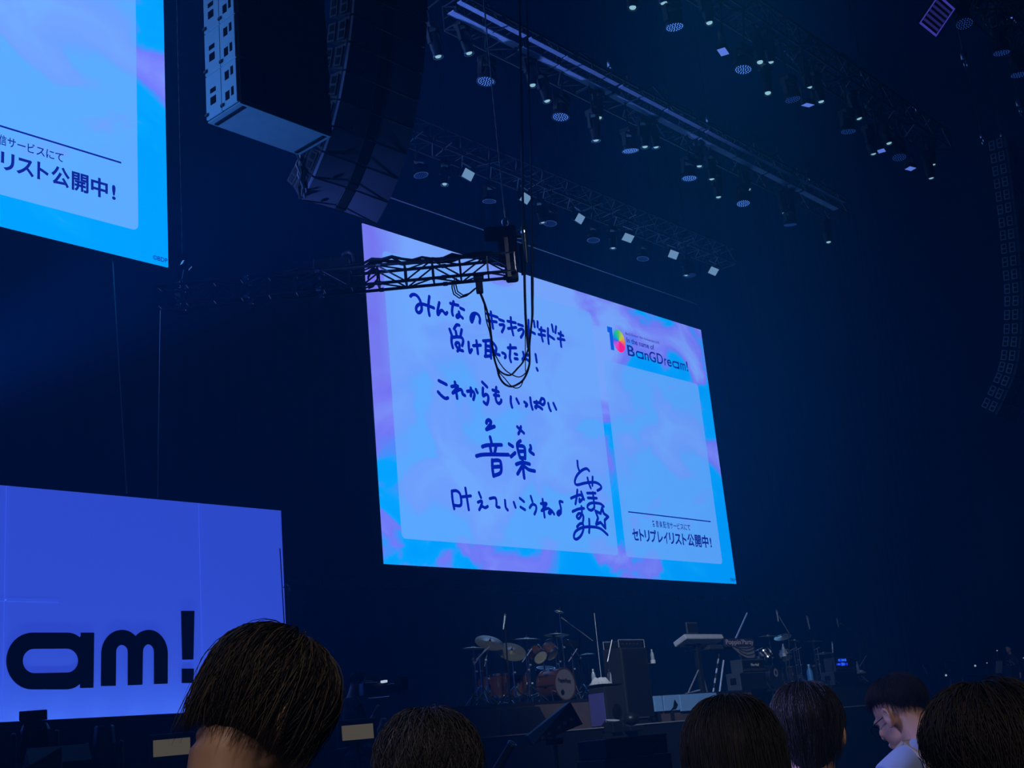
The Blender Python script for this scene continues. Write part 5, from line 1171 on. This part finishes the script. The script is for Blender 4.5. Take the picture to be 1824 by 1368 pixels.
# wedge and pole speaker below the near drum kit
def wedge(label, px, d, yt, yb, w, rot, tilt=0.5):
    b = P(px, yb, d=d); tp = P(px, yt, d=d); h = tp.z - b.z
    t = thing('wedge_monitor', label, 'speaker', b, rotz=rot)
    mb = MB(); mb.add([(-w / 2, 0, 0), (w / 2, 0, 0), (w / 2, 0.42, 0), (-w / 2, 0.42, 0), (-w / 2 * 0.8, 0.18, h), (w / 2 * 0.8, 0.18, h), (w / 2 * 0.8, 0.42, h), (-w / 2 * 0.8, 0.42, h)], [(0, 1, 5, 4), (4, 5, 6, 7), (2, 3, 7, 6), (0, 3, 2, 1), (1, 2, 6, 5), (0, 4, 7, 3)])
    obj('cabinet', mb, BLACK, t); obj('grille', MB().add([(-w * 0.42, -0.008, 0.03), (w * 0.42, -0.008, 0.03), (w * 0.36, 0.16, h - 0.03), (-w * 0.36, 0.16, h - 0.03)], [(0, 1, 2, 3)]), GRIL, t)
    return t, b
b_ = at(955, 14.85, STAGE_Z); t, _ = wedge('black wedge monitor leaning before the near drum riser', 955, FWD.dot(b_ - EYE), 1257, 1306, 0.92, 0.0); t.location = (b_.x, 14.86, STAGE_Z)
PD = 13.0; c = P(985, 1292, d=PD)
t = thing('stand_speaker', 'tilted black speaker with a row of white sockets on a pole', 'speaker', (c.x, c.y, 0)); M = Tr(0, 0, c.z) @ Rz(math.radians(-42)) @ Ry(math.radians(-22))
obj('cabinet', MB().box((0, 0, 0), (0.52, 0.34, 0.16), M, 0.01), BLACK, t) if False else obj('cabinet', MB().add([M @ Vector(v) for v in ((-0.29, -0.2, -0.07), (0.25, -0.2, -0.12), (0.25, 0.2, -0.12), (-0.29, 0.2, -0.07), (-0.29, -0.1, 0.03), (0.25, -0.12, 0.13), (0.25, 0.2, 0.13), (-0.29, 0.2, 0.03))], [(0, 1, 5, 4), (4, 5, 6, 7), (2, 3, 7, 6), (0, 3, 2, 1), (1, 2, 6, 5), (0, 4, 7, 3)]), mat('speaker_blue_black', (0.028, 0.03, 0.05, 1), 0.5), t)
for k in range(5):
    q = M @ Vector((-0.17 + k * 0.075 + (0.04 if k > 1 else 0), -0.19, -0.055 + k * 0.006)); obj('socket', MB().lathe([(0.0005, 0), (0.016, 0), (0.018, 0.008), (0.012, 0.012), (0.0005, 0.008)], 10, frame(q, (M.to_3x3() @ Vector((0, -1, 0.3))))), mat('socket_pale', (0.32, 0.33, 0.38, 1), 0.4), t)
obj('pole', MB().bar((0, 0, 0.02), (0, 0, c.z - 0.05), 0.02, 8), STEEL, t); obj('bracket', MB().box((0, 0, c.z - 0.16), (0.2, 0.06, 0.06)), BLACK, t); obj('tripod', tripod(MB(), 0, 0, 0, 0.4, 0.5), BLACK, t)
q0, q1 = P(884, 1372, d=9.5), P(911, 1327, d=9.5)
t = thing('confetti_tube', 'thick black tube with pale rim pointing up in front of the stage', 'tube', (q0.x, q0.y, 0)); d_ = q1 - q0; o0 = q0 - Vector((q0.x, q0.y, 0))
obj('barrel', MB().tube([o0 - d_ * 0.6, o0 + d_], 0.032, 14), PLASTIC, t); obj('rim', MB().lathe([(0.026, 0), (0.036, 0), (0.036, 0.02), (0.026, 0.02), (0.026, 0)], 18, frame(o0 + d_, d_)), STEEL, t); obj('stand', tripod(MB().bar((0, 0, 0.2), o0 - d_ * 0.5, 0.02, 6), 0, 0, 0, 0.3, 0.4), BLACK, t)
rc = P(1112, 1352, d=14.5); xx = rc.x
for k, (za_, zb_, lb) in enumerate(((0.0, P(1110, 1348, d=14.5).z, 'wide black road case on the floor before the stage'), (P(1110, 1348, d=14.5).z, P(1110, 1313, d=14.5).z, 'black road case with pale top edge, stacked on the wide one'))):
    w = 1.0 - 0.08 * k; h = zb_ - za_ - 0.004
    t = thing('road_case', lb, 'case', (rc.x, rc.y, za_), rotz=math.radians(-12), group='stacked road cases')
    obj('case_body', MB().box((0, 0, h / 2), (w, 0.5, h), bev=0.01), BLACK, t)
    obj('case_edge', MB().box((0, -0.25, h - 0.008), (w, 0.012, 0.016)), mat('case_edge_metal', (0.25, 0.25, 0.28, 1), 0.4, 0.6), t)
    for s in (-1, 1): obj('latch', MB().box((s * w * 0.3, -0.257, h * 0.6), (0.06, 0.014, 0.05)), DSTEEL, t)
p = P(1120, 1300, Y=14.55)
t = thing('foot_light', 'low moving light at the foot of the stage with pale rim', 'stage light', (p.x, 14.5, 1.62)); obj('base', MB().box((0, 0, 0.05), (0.42, 0.3, 0.1), bev=0.02), PLASTIC, t); obj('head', MB().ball((0.05, 0, 0.22), 0.15, 14, (1.1, 0.9, 0.8)), PLASTIC, t); obj('pale_lens', MB().lathe([(0.0005, 0), (0.13, 0), (0.13, 0.012), (0.0005, 0.012)], 20, Tr(-0.45, 0.05, 0.22) @ Rx(0.15)), mat('lens_pale', (0.7, 0.75, 0.9, 1), 0.3), t); obj('bracket', MB().box((-0.45, 0.05, 0.1), (0.3, 0.22, 0.2), bev=0.02), PLASTIC, t); obj('stand', MB().box((-0.2, 0.1, -0.8), (0.8, 0.2, 1.62)), BLACK, t)
# tall thin stand right of the logo board
f = at(516, 14.3, STAGE_Z); t = thing('boom_stand', 'tall thin stand with clamps just right of the logo board', 'stand', f)
h = P(516, 978, Y=14.3).z - STAGE_Z
obj('pole', MB().bar((0, 0, 0.05), (0, 0, h * 0.62), 0.018, 7).bar((0, 0, h * 0.62), (-0.02, 0, h), 0.008, 6), BLACK, t); obj('second_pole', MB().bar((0.09, 0, 0.05), (0.09, 0, h * 0.8), 0.009, 6), DSTEEL, t); obj('tripod', tripod(MB(), 0, 0, 0, 0.4, 0.5), BLACK, t)
for s in (0.33, 0.8): obj('clamp', MB().tube([(0.0, -0.02, h * s), (0.05, -0.03, h * s + 0.06), (0.11, -0.02, h * s + 0.02), (0.12, -0.02, h * s - 0.05)], 0.013, 5), CHROME, t)
# ================================================================== people
def remesh(mb, voxel, smooth=2):
    me = mb.mesh('body_blocks'); o = bpy.data.objects.new('body_blocks', me); COL.objects.link(o)
    md = o.modifiers.new('r', 'REMESH'); md.mode = 'VOXEL'; md.voxel_size = voxel; md.use_smooth_shade = True
    dg = bpy.context.evaluated_depsgraph_get(); dg.update()
    out = bpy.data.meshes.new_from_object(o.evaluated_get(dg))
    bpy.data.objects.remove(o); bpy.data.meshes.remove(me)
    bm = bmesh.new(); bm.from_mesh(out)
    for _ in range(smooth): bmesh.ops.smooth_vert(bm, verts=bm.verts, factor=0.5, use_axis_x=True, use_axis_y=True, use_axis_z=True)
    for f in bm.faces: f.smooth = True
    bm.to_mesh(out); bm.free()
    return out

SKIN = bpy.data.materials.new('skin'); SKIN.use_nodes = True
b = SKIN.node_tree.nodes['Principled BSDF']; b.inputs['Roughness'].default_value = 0.5
b.inputs['Subsurface Weight'].default_value = 0.15; b.inputs['Subsurface Radius'].default_value = (0.012, 0.004, 0.002)
n = SKIN.node_tree.nodes.new('ShaderNodeTexNoise'); n.inputs['Scale'].default_value = 30
tc = SKIN.node_tree.nodes.new('ShaderNodeTexCoord'); mx = SKIN.node_tree.nodes.new('ShaderNodeMix'); mx.data_type = 'RGBA'
mx.inputs[6].default_value = (0.52, 0.30, 0.21, 1); mx.inputs[7].default_value = (0.60, 0.37, 0.27, 1)
SKIN.node_tree.links.new(tc.outputs['Object'], n.inputs['Vector']); SKIN.node_tree.links.new(n.outputs[0], mx.inputs[0]); SKIN.node_tree.links.new(mx.outputs[2], b.inputs['Base Color'])

def hair_material(name, dark, light, share=0.5, rough=0.6):
    M = bpy.data.materials.new(name); M.use_nodes = True; nt = M.node_tree; b = nt.nodes['Principled BSDF']
    g = nt.nodes.new('ShaderNodeNewGeometry'); rp = nt.nodes.new('ShaderNodeValToRGB'); e = rp.color_ramp.elements
    e[0].position = share; e[0].color = dark; e[1].position = 1.0; e[1].color = light
    nt.links.new(g.outputs['Random Per Island'], rp.inputs[0]); nt.links.new(rp.outputs[0], b.inputs['Base Color'])
    b.inputs['Roughness'].default_value = rough; b.inputs['Specular IOR Level'].default_value = 0.3
    return M

HC = Vector((0, -0.008, 0.03)); HR = (0.079, 0.099, 0.089)
def scalp(th, ph, lift=0.0, taper=0.1):
    """point on the skull; th degrees from the crown (past 90 the hair hangs), ph degrees from the face towards the right ear"""
    a = math.radians(ph); sx, cy = math.sin(a), math.cos(a)
    if th <= 90:
        t = math.radians(th); r = math.sin(t); z = math.cos(t)
        return Vector(((HR[0] + lift) * r * sx, (HR[1] + lift) * r * cy, (HR[2] + lift) * z)) + HC
    u = math.radians(th - 90); k = 1 - taper * u
    return Vector(((HR[0] + lift) * k * sx, (HR[1] + lift) * k * cy, -(HR[2] + lift) * u)) + HC

def make_hair(ends, n, rad, seed, lift=(0.006, 0.03), wave=0.0, swirl=18.0, crown=(0, -25), taper=0.12, fly=0.0, base=8, wid=1.0):
    """ends: list of (azimuth, end angle) giving where the hair stops all round the head"""
    R0 = random.Random(seed); mb = MB()
    def end(ph):
        ph = (ph + 180) % 360 - 180
        pts = sorted([(a, e) for a, e in ends] + [(-a, e) for a, e in ends if a not in (0, 180)] + [(-180, dict(ends)[180])]) if not any(a < 0 for a, _ in ends) else sorted(ends)
        for (a0, e0), (a1, e1) in zip(pts, pts[1:]):
            if a0 <= ph <= a1:
                s = (ph - a0) / max(1e-6, a1 - a0); s = s * s * (3 - 2 * s); return e0 + (e1 - e0) * s
        return pts[-1][1]
    NT, NP = 16, 48; vs = []
    for i in range(NT + 1):
        for k in range(NP):
            ph = -180 + 360 * k / NP; th = end(ph) * 0.94 * i / NT
            w = 0.004 * mnoise.noise(Vector((k * 0.9, i * 0.5, seed)))
            vs.append(scalp(th, ph, lift[0] + w + 0.006 * math.sin(PI * min(1, i / NT)), taper))
    fs = [(i * NP + k, (i + 1) * NP + k, (i + 1) * NP + (k + 1) % NP, i * NP + (k + 1) % NP) for i in range(NT) for k in range(NP)]
    mb.add(vs, fs, True)
    for j in range(n):
        ph0 = R0.uniform(-180, 180); e = end(ph0); s0 = R0.random() ** 1.3 * 0.75
        th0 = 4 + s0 * e * 0.8; th1 = min(e * R0.uniform(0.86, 1.07), th0 + R0.uniform(50, 120)) if R0.random() < 0.5 else e * R0.uniform(0.82, 1.06)
        if th1 - th0 < 12: th0 = max(2, th1 - 30)
        lf = R0.uniform(*lift); sw = R0.uniform(-swirl, swirl); wv = R0.uniform(0.5, 1) * wave; pw = R0.uniform(0, 6.28); fl = R0.uniform(0, fly) * (R0.random() < 0.25)
        pts = []; rr = []; N = base
        for i in range(N):
            s = i / (N - 1); th = th0 + (th1 - th0) * s
            ph = ph0 + sw * s + wv * 220 * math.sin(s * 7 + pw)
            q = scalp(max(0.5, th), ph, lf * (0.35 + 0.65 * math.sin(PI * min(1, s * 0.85 + 0.1))) + fl * s * s + wv * math.cos(s * 7 + pw), taper)
            pts.append(q); rr.append(rad * (1.0 - 0.85 * s ** 2) * (0.6 + 0.4 * min(1, s * 6)) * R0.uniform(0.85, 1.1))
        mb.tube(pts, rr, 4)
    return mb

def neck_pivot(M):                                   # turns the head about the top of the neck
    pv = Vector((0, -0.03, -0.10)); return Tr(*pv) @ M @ Tr(*(-pv))

def hand_blocks(mb, wrist, down, out):
    """palm, four bent fingers and a thumb, hanging relaxed; down = direction of the fingers, out = thumb side"""
    d = Vector(down).normalized(); o = (Vector(out) - d * Vector(out).dot(d)).normalized(); nrm = d.cross(o); w = Vector(wrist)
    mb.tube([w, w + d * 0.03], [0.026, 0.03], 8)
    for k in range(4):
        b = w + o * (0.030 - 0.02 * k); mb.tube([b + d * 0.015, b + d * 0.088], [0.014, 0.013], 8)
        L = (0.072, 0.082, 0.076, 0.058)[k]; c = 0.25 + 0.12 * k
        p = b + d * 0.088; q = p + (d * math.cos(c) + nrm * math.sin(c)) * L * 0.45; r_ = q + (d * math.cos(2 * c) + nrm * math.sin(2 * c)) * L * 0.32; e = r_ + (d * math.cos(2.6 * c) + nrm * math.sin(2.6 * c)) * L * 0.26
        mb.tube([p, q, r_, e], [0.0095, 0.009, 0.0085, 0.007], 8)
    b = w + o * 0.026 + d * 0.02; mb.tube([b, b + (d * 0.6 + o * 0.8) * 0.035, b + (d * 0.85 + o * 0.5) * 0.068, b + (d * 0.95 + o * 0.35) * 0.09], [0.014, 0.0115, 0.010, 0.008], 8)

def head_blocks(mb, HM):
    add = lambda c, r, sc, n=18, M=None: MB.ball(tmp, c, r, n, sc, M)
    tmp = MB()
    add((0, -0.008, 0.03), 1, HR, 26); add((0, 0.035, -0.03), 1, (0.063, 0.062, 0.09), 20); add((0, 0.052, -0.092), 1, (0.040, 0.042, 0.030), 16)
    add((0, 0.02, -0.075), 1, (0.056, 0.065, 0.035), 16)
    add((0, 0.088, 0.012), 1, (0.05, 0.016, 0.014), 14)                     # brow
    tmp.tube([(0, 0.096, 0.005), (0, 0.108, -0.022), (0, 0.116, -0.04)], [0.008, 0.011, 0.015], 10)
    for s in (-1, 1):
        add((s * 0.014, 0.102, -0.044), 1, (0.011, 0.012, 0.009), 10)
        add((s * 0.038, 0.074, -0.035), 1, (0.022, 0.017, 0.02), 12)
        E_ = Rz(-s * 0.35).to_3x3(); add((s * 0.081, -0.012, -0.018), 1, (0.008, 0.021, 0.033), 14, E_); add((s * 0.070, -0.008, -0.018), 1, (0.014, 0.02, 0.028), 12)
        ear = [(0.0, 0.012, 0.0), (0.004, 0.014, 0.018), (0.010, 0.004, 0.031), (0.015, -0.010, 0.031), (0.018, -0.021, 0.018), (0.017, -0.022, 0.0), (0.012, -0.014, -0.018), (0.006, -0.004, -0.031), (0.002, 0.006, -0.030)]
        tmp.tube([(s * (0.079 + q[0]), -0.010 + q[1], -0.018 + q[2]) for q in ear], 0.0055, 8); add((s * 0.083, -0.004, -0.046), 1, (0.006, 0.009, 0.010), 10); add((s * 0.082, 0.006, -0.022), 1, (0.005, 0.006, 0.009), 8)
    add((0, 0.099, -0.068), 1, (0.022, 0.010, 0.006), 12); add((0, 0.097, -0.079), 1, (0.019, 0.010, 0.007), 12)
    tmp.tube([(0, -0.025, -0.03), (0, -0.035, -0.10)], [0.062, 0.056], 20)
    mb.add([HM @ Vector(v) for v in tmp.v], tmp.f, True)

def person(label, px, py, d, turn, HM, hair, hair_mat, top_mat, leg_mat=None, scale=1.0, lean=0.0, voxel=0.0085, arms=None, collar=0.0, neck=0.205):
    """px, py, d place the middle of the head; turn = degrees the body faces to the right of straight away from the camera"""
    hp = P(px, py, d=d); ray = Vector((hp.x, hp.y, 0)).normalized(); yaw = math.atan2(ray.y, ray.x) - math.radians(turn) - PI / 2
    t = thing('person', label, 'person', (hp.x, hp.y, 0), rotz=yaw)
    hz = hp.z; NB = hz - neck                                      # neck base
    HMt = Tr(0, 0, hz) @ neck_pivot(HM)
    off = Vector((0, -0.055 + lean * -0.25, 0))                     # the trunk stands a little behind the head
    mb = MB(); head_blocks(mb, HMt)
    nk0 = HMt @ Vector((0, -0.035, -0.09)); nk1 = Vector((0, 0, NB)) + off
    mb.tube([nk0, nk0.lerp(nk1, 0.5), nk1, nk1 - Vector((0, 0, 0.05))], [0.057, 0.056, 0.066, 0.09], 20)
    k = NB / 1.44
    S = lambda x, y, z: Vector((x, y, z * k)) + off
    body = [((0, 0.0, 1.30), (0.155, 0.10, 0.16)), ((0, 0.01, 1.12), (0.14, 0.095, 0.16)), ((0, 0.0, 0.96), (0.155, 0.105, 0.13)), ((0, 0, 1.39), (0.12, 0.075, 0.07))]
    for c, r in body: mb.ball(S(*c), 1, 20, r)
    for s in (-1, 1):
        mb.tube([S(s * 0.04, -0.01, 1.425), S(s * 0.12, -0.01, 1.395), S(s * 0.185, 0, 1.35)], [0.055, 0.055, 0.058], 14)
        sh, el, wr = S(s * 0.185, 0, 1.345), S(s * 0.225, -0.01, 1.06), S(s * 0.215, 0.06, 0.83)
        if arms: el, wr = S(*arms[0 if s < 0 else 1][0]), S(*arms[0 if s < 0 else 1][1])
        mb.tube([sh, sh.lerp(el, 0.5), el], [0.055, 0.048, 0.04], 14); mb.tube([el, el.lerp(wr, 0.4), wr], [0.041, 0.040, 0.028], 14)
        dv = (wr - el).normalized(); hand_blocks(mb, wr, dv, Vector((0, 1, 0)) if abs(dv.y) < 0.8 else Vector((0, 0, 1)))
        mb.tube([S(s * 0.085, 0, 0.92), S(s * 0.095, 0.0, 0.70), S(s * 0.10, 0.005, 0.49), S(s * 0.105, -0.015, 0.34), S(s * 0.105, -0.02, 0.09)], [0.092, 0.08, 0.055, 0.055, 0.037], 16)
        ft = S(s * 0.105, -0.02, 0.0); mb.tube([ft + Vector((0, -0.045, 0.038)), ft + Vector((0, 0.06, 0.042)), ft + Vector((0, 0.16, 0.026))], [0.036, 0.042, 0.026], 12)
    bo = obj('body', remesh(mb, voxel), SKIN, t)
    # clothing follows the same trunk, a little larger
    cl = MB(); g = 0.012
    for c, r in body: cl.ball(S(*c), 1, 22, tuple(q + g for q in r))
    cl.tube([nk1 + Vector((0, 0, 0.012 + collar)), nk1 - Vector((0, 0, 0.05))], [0.072 + g * 0.3, 0.10], 20)
    for s in (-1, 1):
        sh, el = S(s * 0.185, 0, 1.345), S(s * 0.225, -0.01, 1.06)
        if arms: el = S(*arms[0 if s < 0 else 1][0])
        cl.tube([S(s * 0.04, -0.01, 1.425), S(s * 0.12, -0.01, 1.395), S(s * 0.188, 0, 1.35)], [0.055 + g, 0.055 + g, 0.058 + g], 14)
        cl.tube([sh, sh.lerp(el, 0.8)], [0.058 + g, 0.066], 14)
    obj('shirt', remesh(cl, voxel * 1.3, 3), top_mat, t)
    tr = MB(); tr.ball(S(0, 0, 0.93), 1, 20, (0.165, 0.118, 0.13))
    for s in (-1, 1): tr.tube([S(s * 0.085, 0, 0.92), S(s * 0.095, 0, 0.70), S(s * 0.10, 0.005, 0.49), S(s * 0.105, -0.015, 0.3), S(s * 0.105, -0.02, 0.07)], [0.104, 0.094, 0.078, 0.074, 0.066], 16)
    obj('trousers', remesh(tr, voxel * 1.5, 2), leg_mat or mat('dark_denim', (0.02, 0.022, 0.03, 1), 0.9), t)
    for s in (-1, 1):
        e = MB().ball(HMt @ Vector((s * 0.031, 0.079, -0.008)), 0.0115, 12); obj('eye', e, mat('eye_dark', (0.05, 0.045, 0.045, 1), 0.35), bo)
    if hair:
        hb = hair if isinstance(hair, MB) else make_hair(**hair)
        obj('hair', MB().add([HMt @ v for v in map(Vector, hb.v)], hb.f, True), hair_mat, t)
    return t, HMt, S

def turn_head(yaw=0, nod=0, roll=0):                  # yaw to the right, nod down, roll towards the right shoulder (degrees)
    return Rz(-math.radians(yaw)) @ Rx(-math.radians(nod)) @ Ry(math.radians(roll))
H_BROWN = hair_material('hair_dark_brown_streaks', (0.009, 0.0075, 0.008, 1), (0.12, 0.09, 0.06, 1), 0.5)
H_BLACK = hair_material('hair_black', (0.006, 0.0055, 0.007, 1), (0.022, 0.018, 0.018, 1), 0.3)
H_GREY = hair_material('hair_ash_black', (0.012, 0.0115, 0.013, 1), (0.085, 0.078, 0.076, 1), 0.35)
H_WARM = hair_material('hair_warm_brown', (0.010, 0.0075, 0.007, 1), (0.035, 0.025, 0.022, 1), 0.3)
TOPB = mat('black_shirt_cloth', (0.012, 0.012, 0.014, 1), 0.9)
# big head, lower left
person('person with streaked brown bob bending the head to the right before the logo board', 420, 1236, 2.12, 46, turn_head(6, 30, 10),
       dict(ends=[(0, 66), (30, 112), (60, 150), (95, 142), (130, 148), (180, 156)], n=3600, rad=0.0010, seed=3, lift=(0.010, 0.030), wave=0.0012, swirl=26, taper=0.06, fly=0.02), H_BROWN, TOPB, voxel=0.007)
person('person with wavy ash black hair seen from behind below the camera operator', 766, 1390, 2.45, 4, turn_head(0, 4, 0),
       dict(ends=[(0, 70), (60, 95), (90, 118), (180, 140)], n=3600, rad=0.0010, seed=7, lift=(0.010, 0.028), wave=0.0075, swirl=46, taper=0.1, fly=0.012), H_GREY, TOPB)
person('person with long smooth black hair seen from behind below the pale blue panels', 1311, 1364, 2.36, -6, turn_head(0, 6, 0),
       dict(ends=[(0, 70), (45, 130), (80, 215), (180, 235)], n=3600, rad=0.0009, seed=9, lift=(0.008, 0.022), wave=0.0008, swirl=10, taper=0.02, fly=0.006), H_BLACK, TOPB)
person('person with short black hair and pale yellow collar, left of the bespectacled one', 1440, 1302, 3.4, 2, turn_head(0, 5, 0),
       dict(ends=[(0, 65), (60, 90), (90, 140), (180, 178)], n=2600, rad=0.0011, seed=12, lift=(0.011, 0.024), wave=0.001, swirl=22, taper=0.16), H_BLACK, mat('pale_yellow_cloth', (0.55, 0.48, 0.22, 1), 0.9), collar=0.03, neck=0.165)
p5, HM5, S5 = person('person with glasses and short cropped hair looking down left in a light blue shirt', 1618, 1258, 4.4, -44, turn_head(-4, 24, 0),
       dict(ends=[(0, 60), (40, 70), (60, 80), (85, 84), (100, 92), (130, 120), (180, 128)], n=3200, rad=0.0009, seed=15, lift=(0.006, 0.022), wave=0.001, swirl=30, taper=0.2, fly=0.012), H_BLACK, mat('light_blue_cloth', (0.30, 0.42, 0.66, 1), 0.85, 0, 0.06, 20), voxel=0.006, neck=0.15)
person('person with fluffy warm brown hair and a visible ear, lower right corner', 1786, 1366, 2.08, -14, turn_head(-10, 8, 0),
       dict(ends=[(0, 66), (50, 84), (75, 98), (100, 112), (130, 140), (180, 160)], n=3600, rad=0.0011, seed=21, lift=(0.012, 0.036), wave=0.003, swirl=34, taper=0.08, fly=0.02), H_WARM, TOPB)
# glasses, strap and line drawing of the bespectacled person
gm = MB(); L = lambda x, y, z: HM5 @ Vector((x, y, z))
for s in (-1, 1):
    gm.tube([L(s * 0.034 + 0.024 * math.cos(a), 0.112 - 0.006 * abs(math.cos(a)), -0.012 + 0.019 * math.sin(a)) for a in [k * 2 * PI / 18 for k in range(19)]], 0.0016, 6)
    gm.tube([L(s * 0.060, 0.106, -0.006), L(s * 0.078, 0.07, -0.004), L(s * 0.086, 0.0, -0.006), L(s * 0.084, -0.022, -0.03)], 0.0017, 6)
gm.tube([L(-0.010, 0.113, -0.008), L(0, 0.116, -0.004), L(0.010, 0.113, -0.008)], 0.0016, 6)
obj('glasses', gm, mat('glasses_frame', (0.02, 0.02, 0.025, 1), 0.3, 0.6), p5)
ln = MB(); R0 = random.Random(6)
def back(x, z): # a point on the back of the shirt
    q = S5(x, 0, z); return q + Vector((0, -(0.118 - abs(x) * 0.28) - 0.004 + (0.03 if z > 1.36 else 0), 0))
for k in range(6):
    x = -0.10 + k * 0.035
    ln.tube([back(x, 1.20), back(x - 0.006, 1.29), back(x - 0.002, 1.36 + 0.012 * (k % 3)), back(x + 0.012, 1.37 + 0.012 * (k % 3)), back(x + 0.018, 1.31), back(x + 0.02, 1.22)], 0.0025, 5)
obj('shirt_drawing', ln, mat('line_white', (0.7, 0.72, 0.75, 1), 0.8), p5)
bp = thing('backpack', 'beige backpack strapped over the light blue shirt', 'bag', p5.location, rotz=p5.rotation_euler.z)
BEIGE = mat('beige_webbing', (0.42, 0.36, 0.27, 1), 0.85, 0, 0.1, 60)
for s in (-1, 1):
    pts = [S5(s * 0.085, -0.135, 1.18), S5(s * 0.088, -0.118, 1.33), S5(s * 0.09, -0.085, 1.425), S5(s * 0.092, -0.01, 1.475), S5(s * 0.095, 0.075, 1.42), S5(s * 0.1, 0.118, 1.28), S5(s * 0.11, 0.12, 1.12)]
    mb = MB()
    for a_, b_ in zip(pts, pts[1:]):
        dd = (b_ - a_); mb.box((a_ + b_) / 2, (0.055, 0.012, dd.length * 1.12), frame((0, 0, 0), dd, (0, 1, 0)) if False else Matrix.Rotation(math.atan2(-dd.y, dd.z), 4, 'X'))
    obj('strap', mb, BEIGE, bp)
obj('bag_body', MB().box(S5(0, -0.24, 0.98), (0.30, 0.16, 0.42), bev=0.05), mat('beige_canvas', (0.30, 0.27, 0.22, 1), 0.9, 0, 0.1, 40), bp)
obj('pocket', MB().box(S5(0, -0.33, 0.90), (0.24, 0.05, 0.2), bev=0.02), mat('beige_canvas', None), bp)
# ------------------------------------------------ camera operator on a platform in the pit
cp = P(636, 1214, d=16.0)
pz = CAMZ
tag(obj('camera_platform', MB().box((cp.x - 0.3, cp.y - 0.5, pz / 2), (2.6, 3.4, pz), bev=0.01), BLACK), 'low black platform under the camera operator', 'platform')
op, HMo, So = person('camera operator dressed in black leaning into a shoulder camera', 634, 1214, 16.0, 62, turn_head(6, 8, 6),
       dict(ends=[(0, 66), (60, 96), (90, 112), (180, 130)], n=220, rad=0.004, seed=31, lift=(0.008, 0.022), swirl=20, taper=0.15), H_BLACK, TOPB, TOPB, lean=0.1, voxel=0.012,
       arms=(((-0.20, 0.16, 1.12), (-0.06, 0.34, 1.30)), ((0.20, 0.14, 1.06), (0.08, 0.36, 1.22))))
for ch in op.children: ch.location.z = 0.0
op.location.z = 0.0
def fit_floor(o, zf):
    """shrinks the legs so that the soles meet the floor zf while the head stays where it is"""
    hz = cp.z
    s = (hz - zf) / hz; o.scale = (1, 1, 1); o.location.z = zf
    for ch in o.children:
        done = set()
        for c in [ch] + list(ch.children):
            if c.data in done: continue
            done.add(c.data)
            for v in c.data.vertices:
                z = v.co.z; zc = hz - 0.85
                v.co.z = (z - zf) if z > zc else (z * (zc - zf) / zc)
fit_floor(op, pz)
vc = thing('video_camera', 'black shoulder video camera with a small white lamp held by the operator', 'camera', P(665, 1228, d=15.8), rotz=op.rotation_euler.z)
obj('camera_body', MB().box((0, 0, 0), (0.13, 0.34, 0.17), bev=0.02), PLASTIC, vc); obj('lens_barrel', MB().lathe([(0.05, 0), (0.06, 0.08), (0.065, 0.2), (0.055, 0.21), (0.0005, 0.2)], 16, Tr(0, 0.17, 0.0) @ Rx(-PI / 2)), PLASTIC, vc)
obj('viewfinder', MB().box((-0.11, -0.02, 0.08), (0.08, 0.14, 0.07), bev=0.01), PLASTIC, vc); obj('handle', MB().tube([(0, -0.12, 0.09), (0, -0.1, 0.15), (0, 0.08, 0.15), (0, 0.12, 0.09)], 0.014, 7), PLASTIC, vc)
obj('lens_hood', MB().box((0, 0.40, 0.05), (0.19, 0.1, 0.15), bev=0.008), MATTE, vc); obj('bright_rods', MB().bar((-0.05, -0.05, -0.11), (-0.05, 0.25, -0.11), 0.01, 6).bar((0.05, -0.05, -0.11), (0.05, 0.25, -0.11), 0.01, 6), BRIGHT, vc) if False else obj('rod', MB().bar((-0.06, -0.05, -0.11), (-0.06, 0.25, -0.10), 0.011, 6), BRIGHT, vc)
p = P(684, 1214, d=15.8) - vc.location; q = Rz(-op.rotation_euler.z) @ p
obj('white_lamp', MB().box(q, (0.10, 0.05, 0.03), bev=0.008), emat('camera_lamp', rgb(190, 205, 230), 1.0), vc, label='small white lamp'); obj('lamp_arm', MB().bar((0, 0.2, 0.09), q, 0.01, 6), PLASTIC, vc)
# ------------------------------------------------ crew member far right
cw = P(1796, 1156, Y=18.2); dd = FWD.dot(cw - EYE)
crew, HMc, Sc = person('crew member in a black shirt with pale print standing at the far right', 1796, 1156, dd, 196, turn_head(16, 4, 0),
       dict(ends=[(0, 40), (40, 56), (70, 84), (90, 108), (180, 130)], n=160, rad=0.005, seed=41, lift=(0.006, 0.018), swirl=20, taper=0.15), H_BLACK, TOPB, TOPB, voxel=0.013)
cz = cw.z
crew.location.z = STAGE_Z
for ch in crew.children:
    seen = set()
    for c in [ch] + list(ch.children):
        if c.data in seen: continue
        seen.add(c.data)
        for v in c.data.vertices:
            z = v.co.z; zc = cz - 0.85; v.co.z = (z - STAGE_Z) if z > zc else (z * (zc - STAGE_Z) / zc)
pm = MB(); R0 = random.Random(9)
for k in range(16):
    x, z = R0.uniform(-0.12, 0.12), R0.uniform(1.22, 1.36); q = Sc(x, 0.122 - abs(x) * 0.2, z); q.z -= STAGE_Z
    pm.box(q, (R0.uniform(0.02, 0.05), 0.012, R0.uniform(0.015, 0.035)), Ry(R0.uniform(-0.7, 0.7)))
obj('shirt_print', pm, mat('print_pale', (0.5, 0.45, 0.5, 1), 0.8), crew)
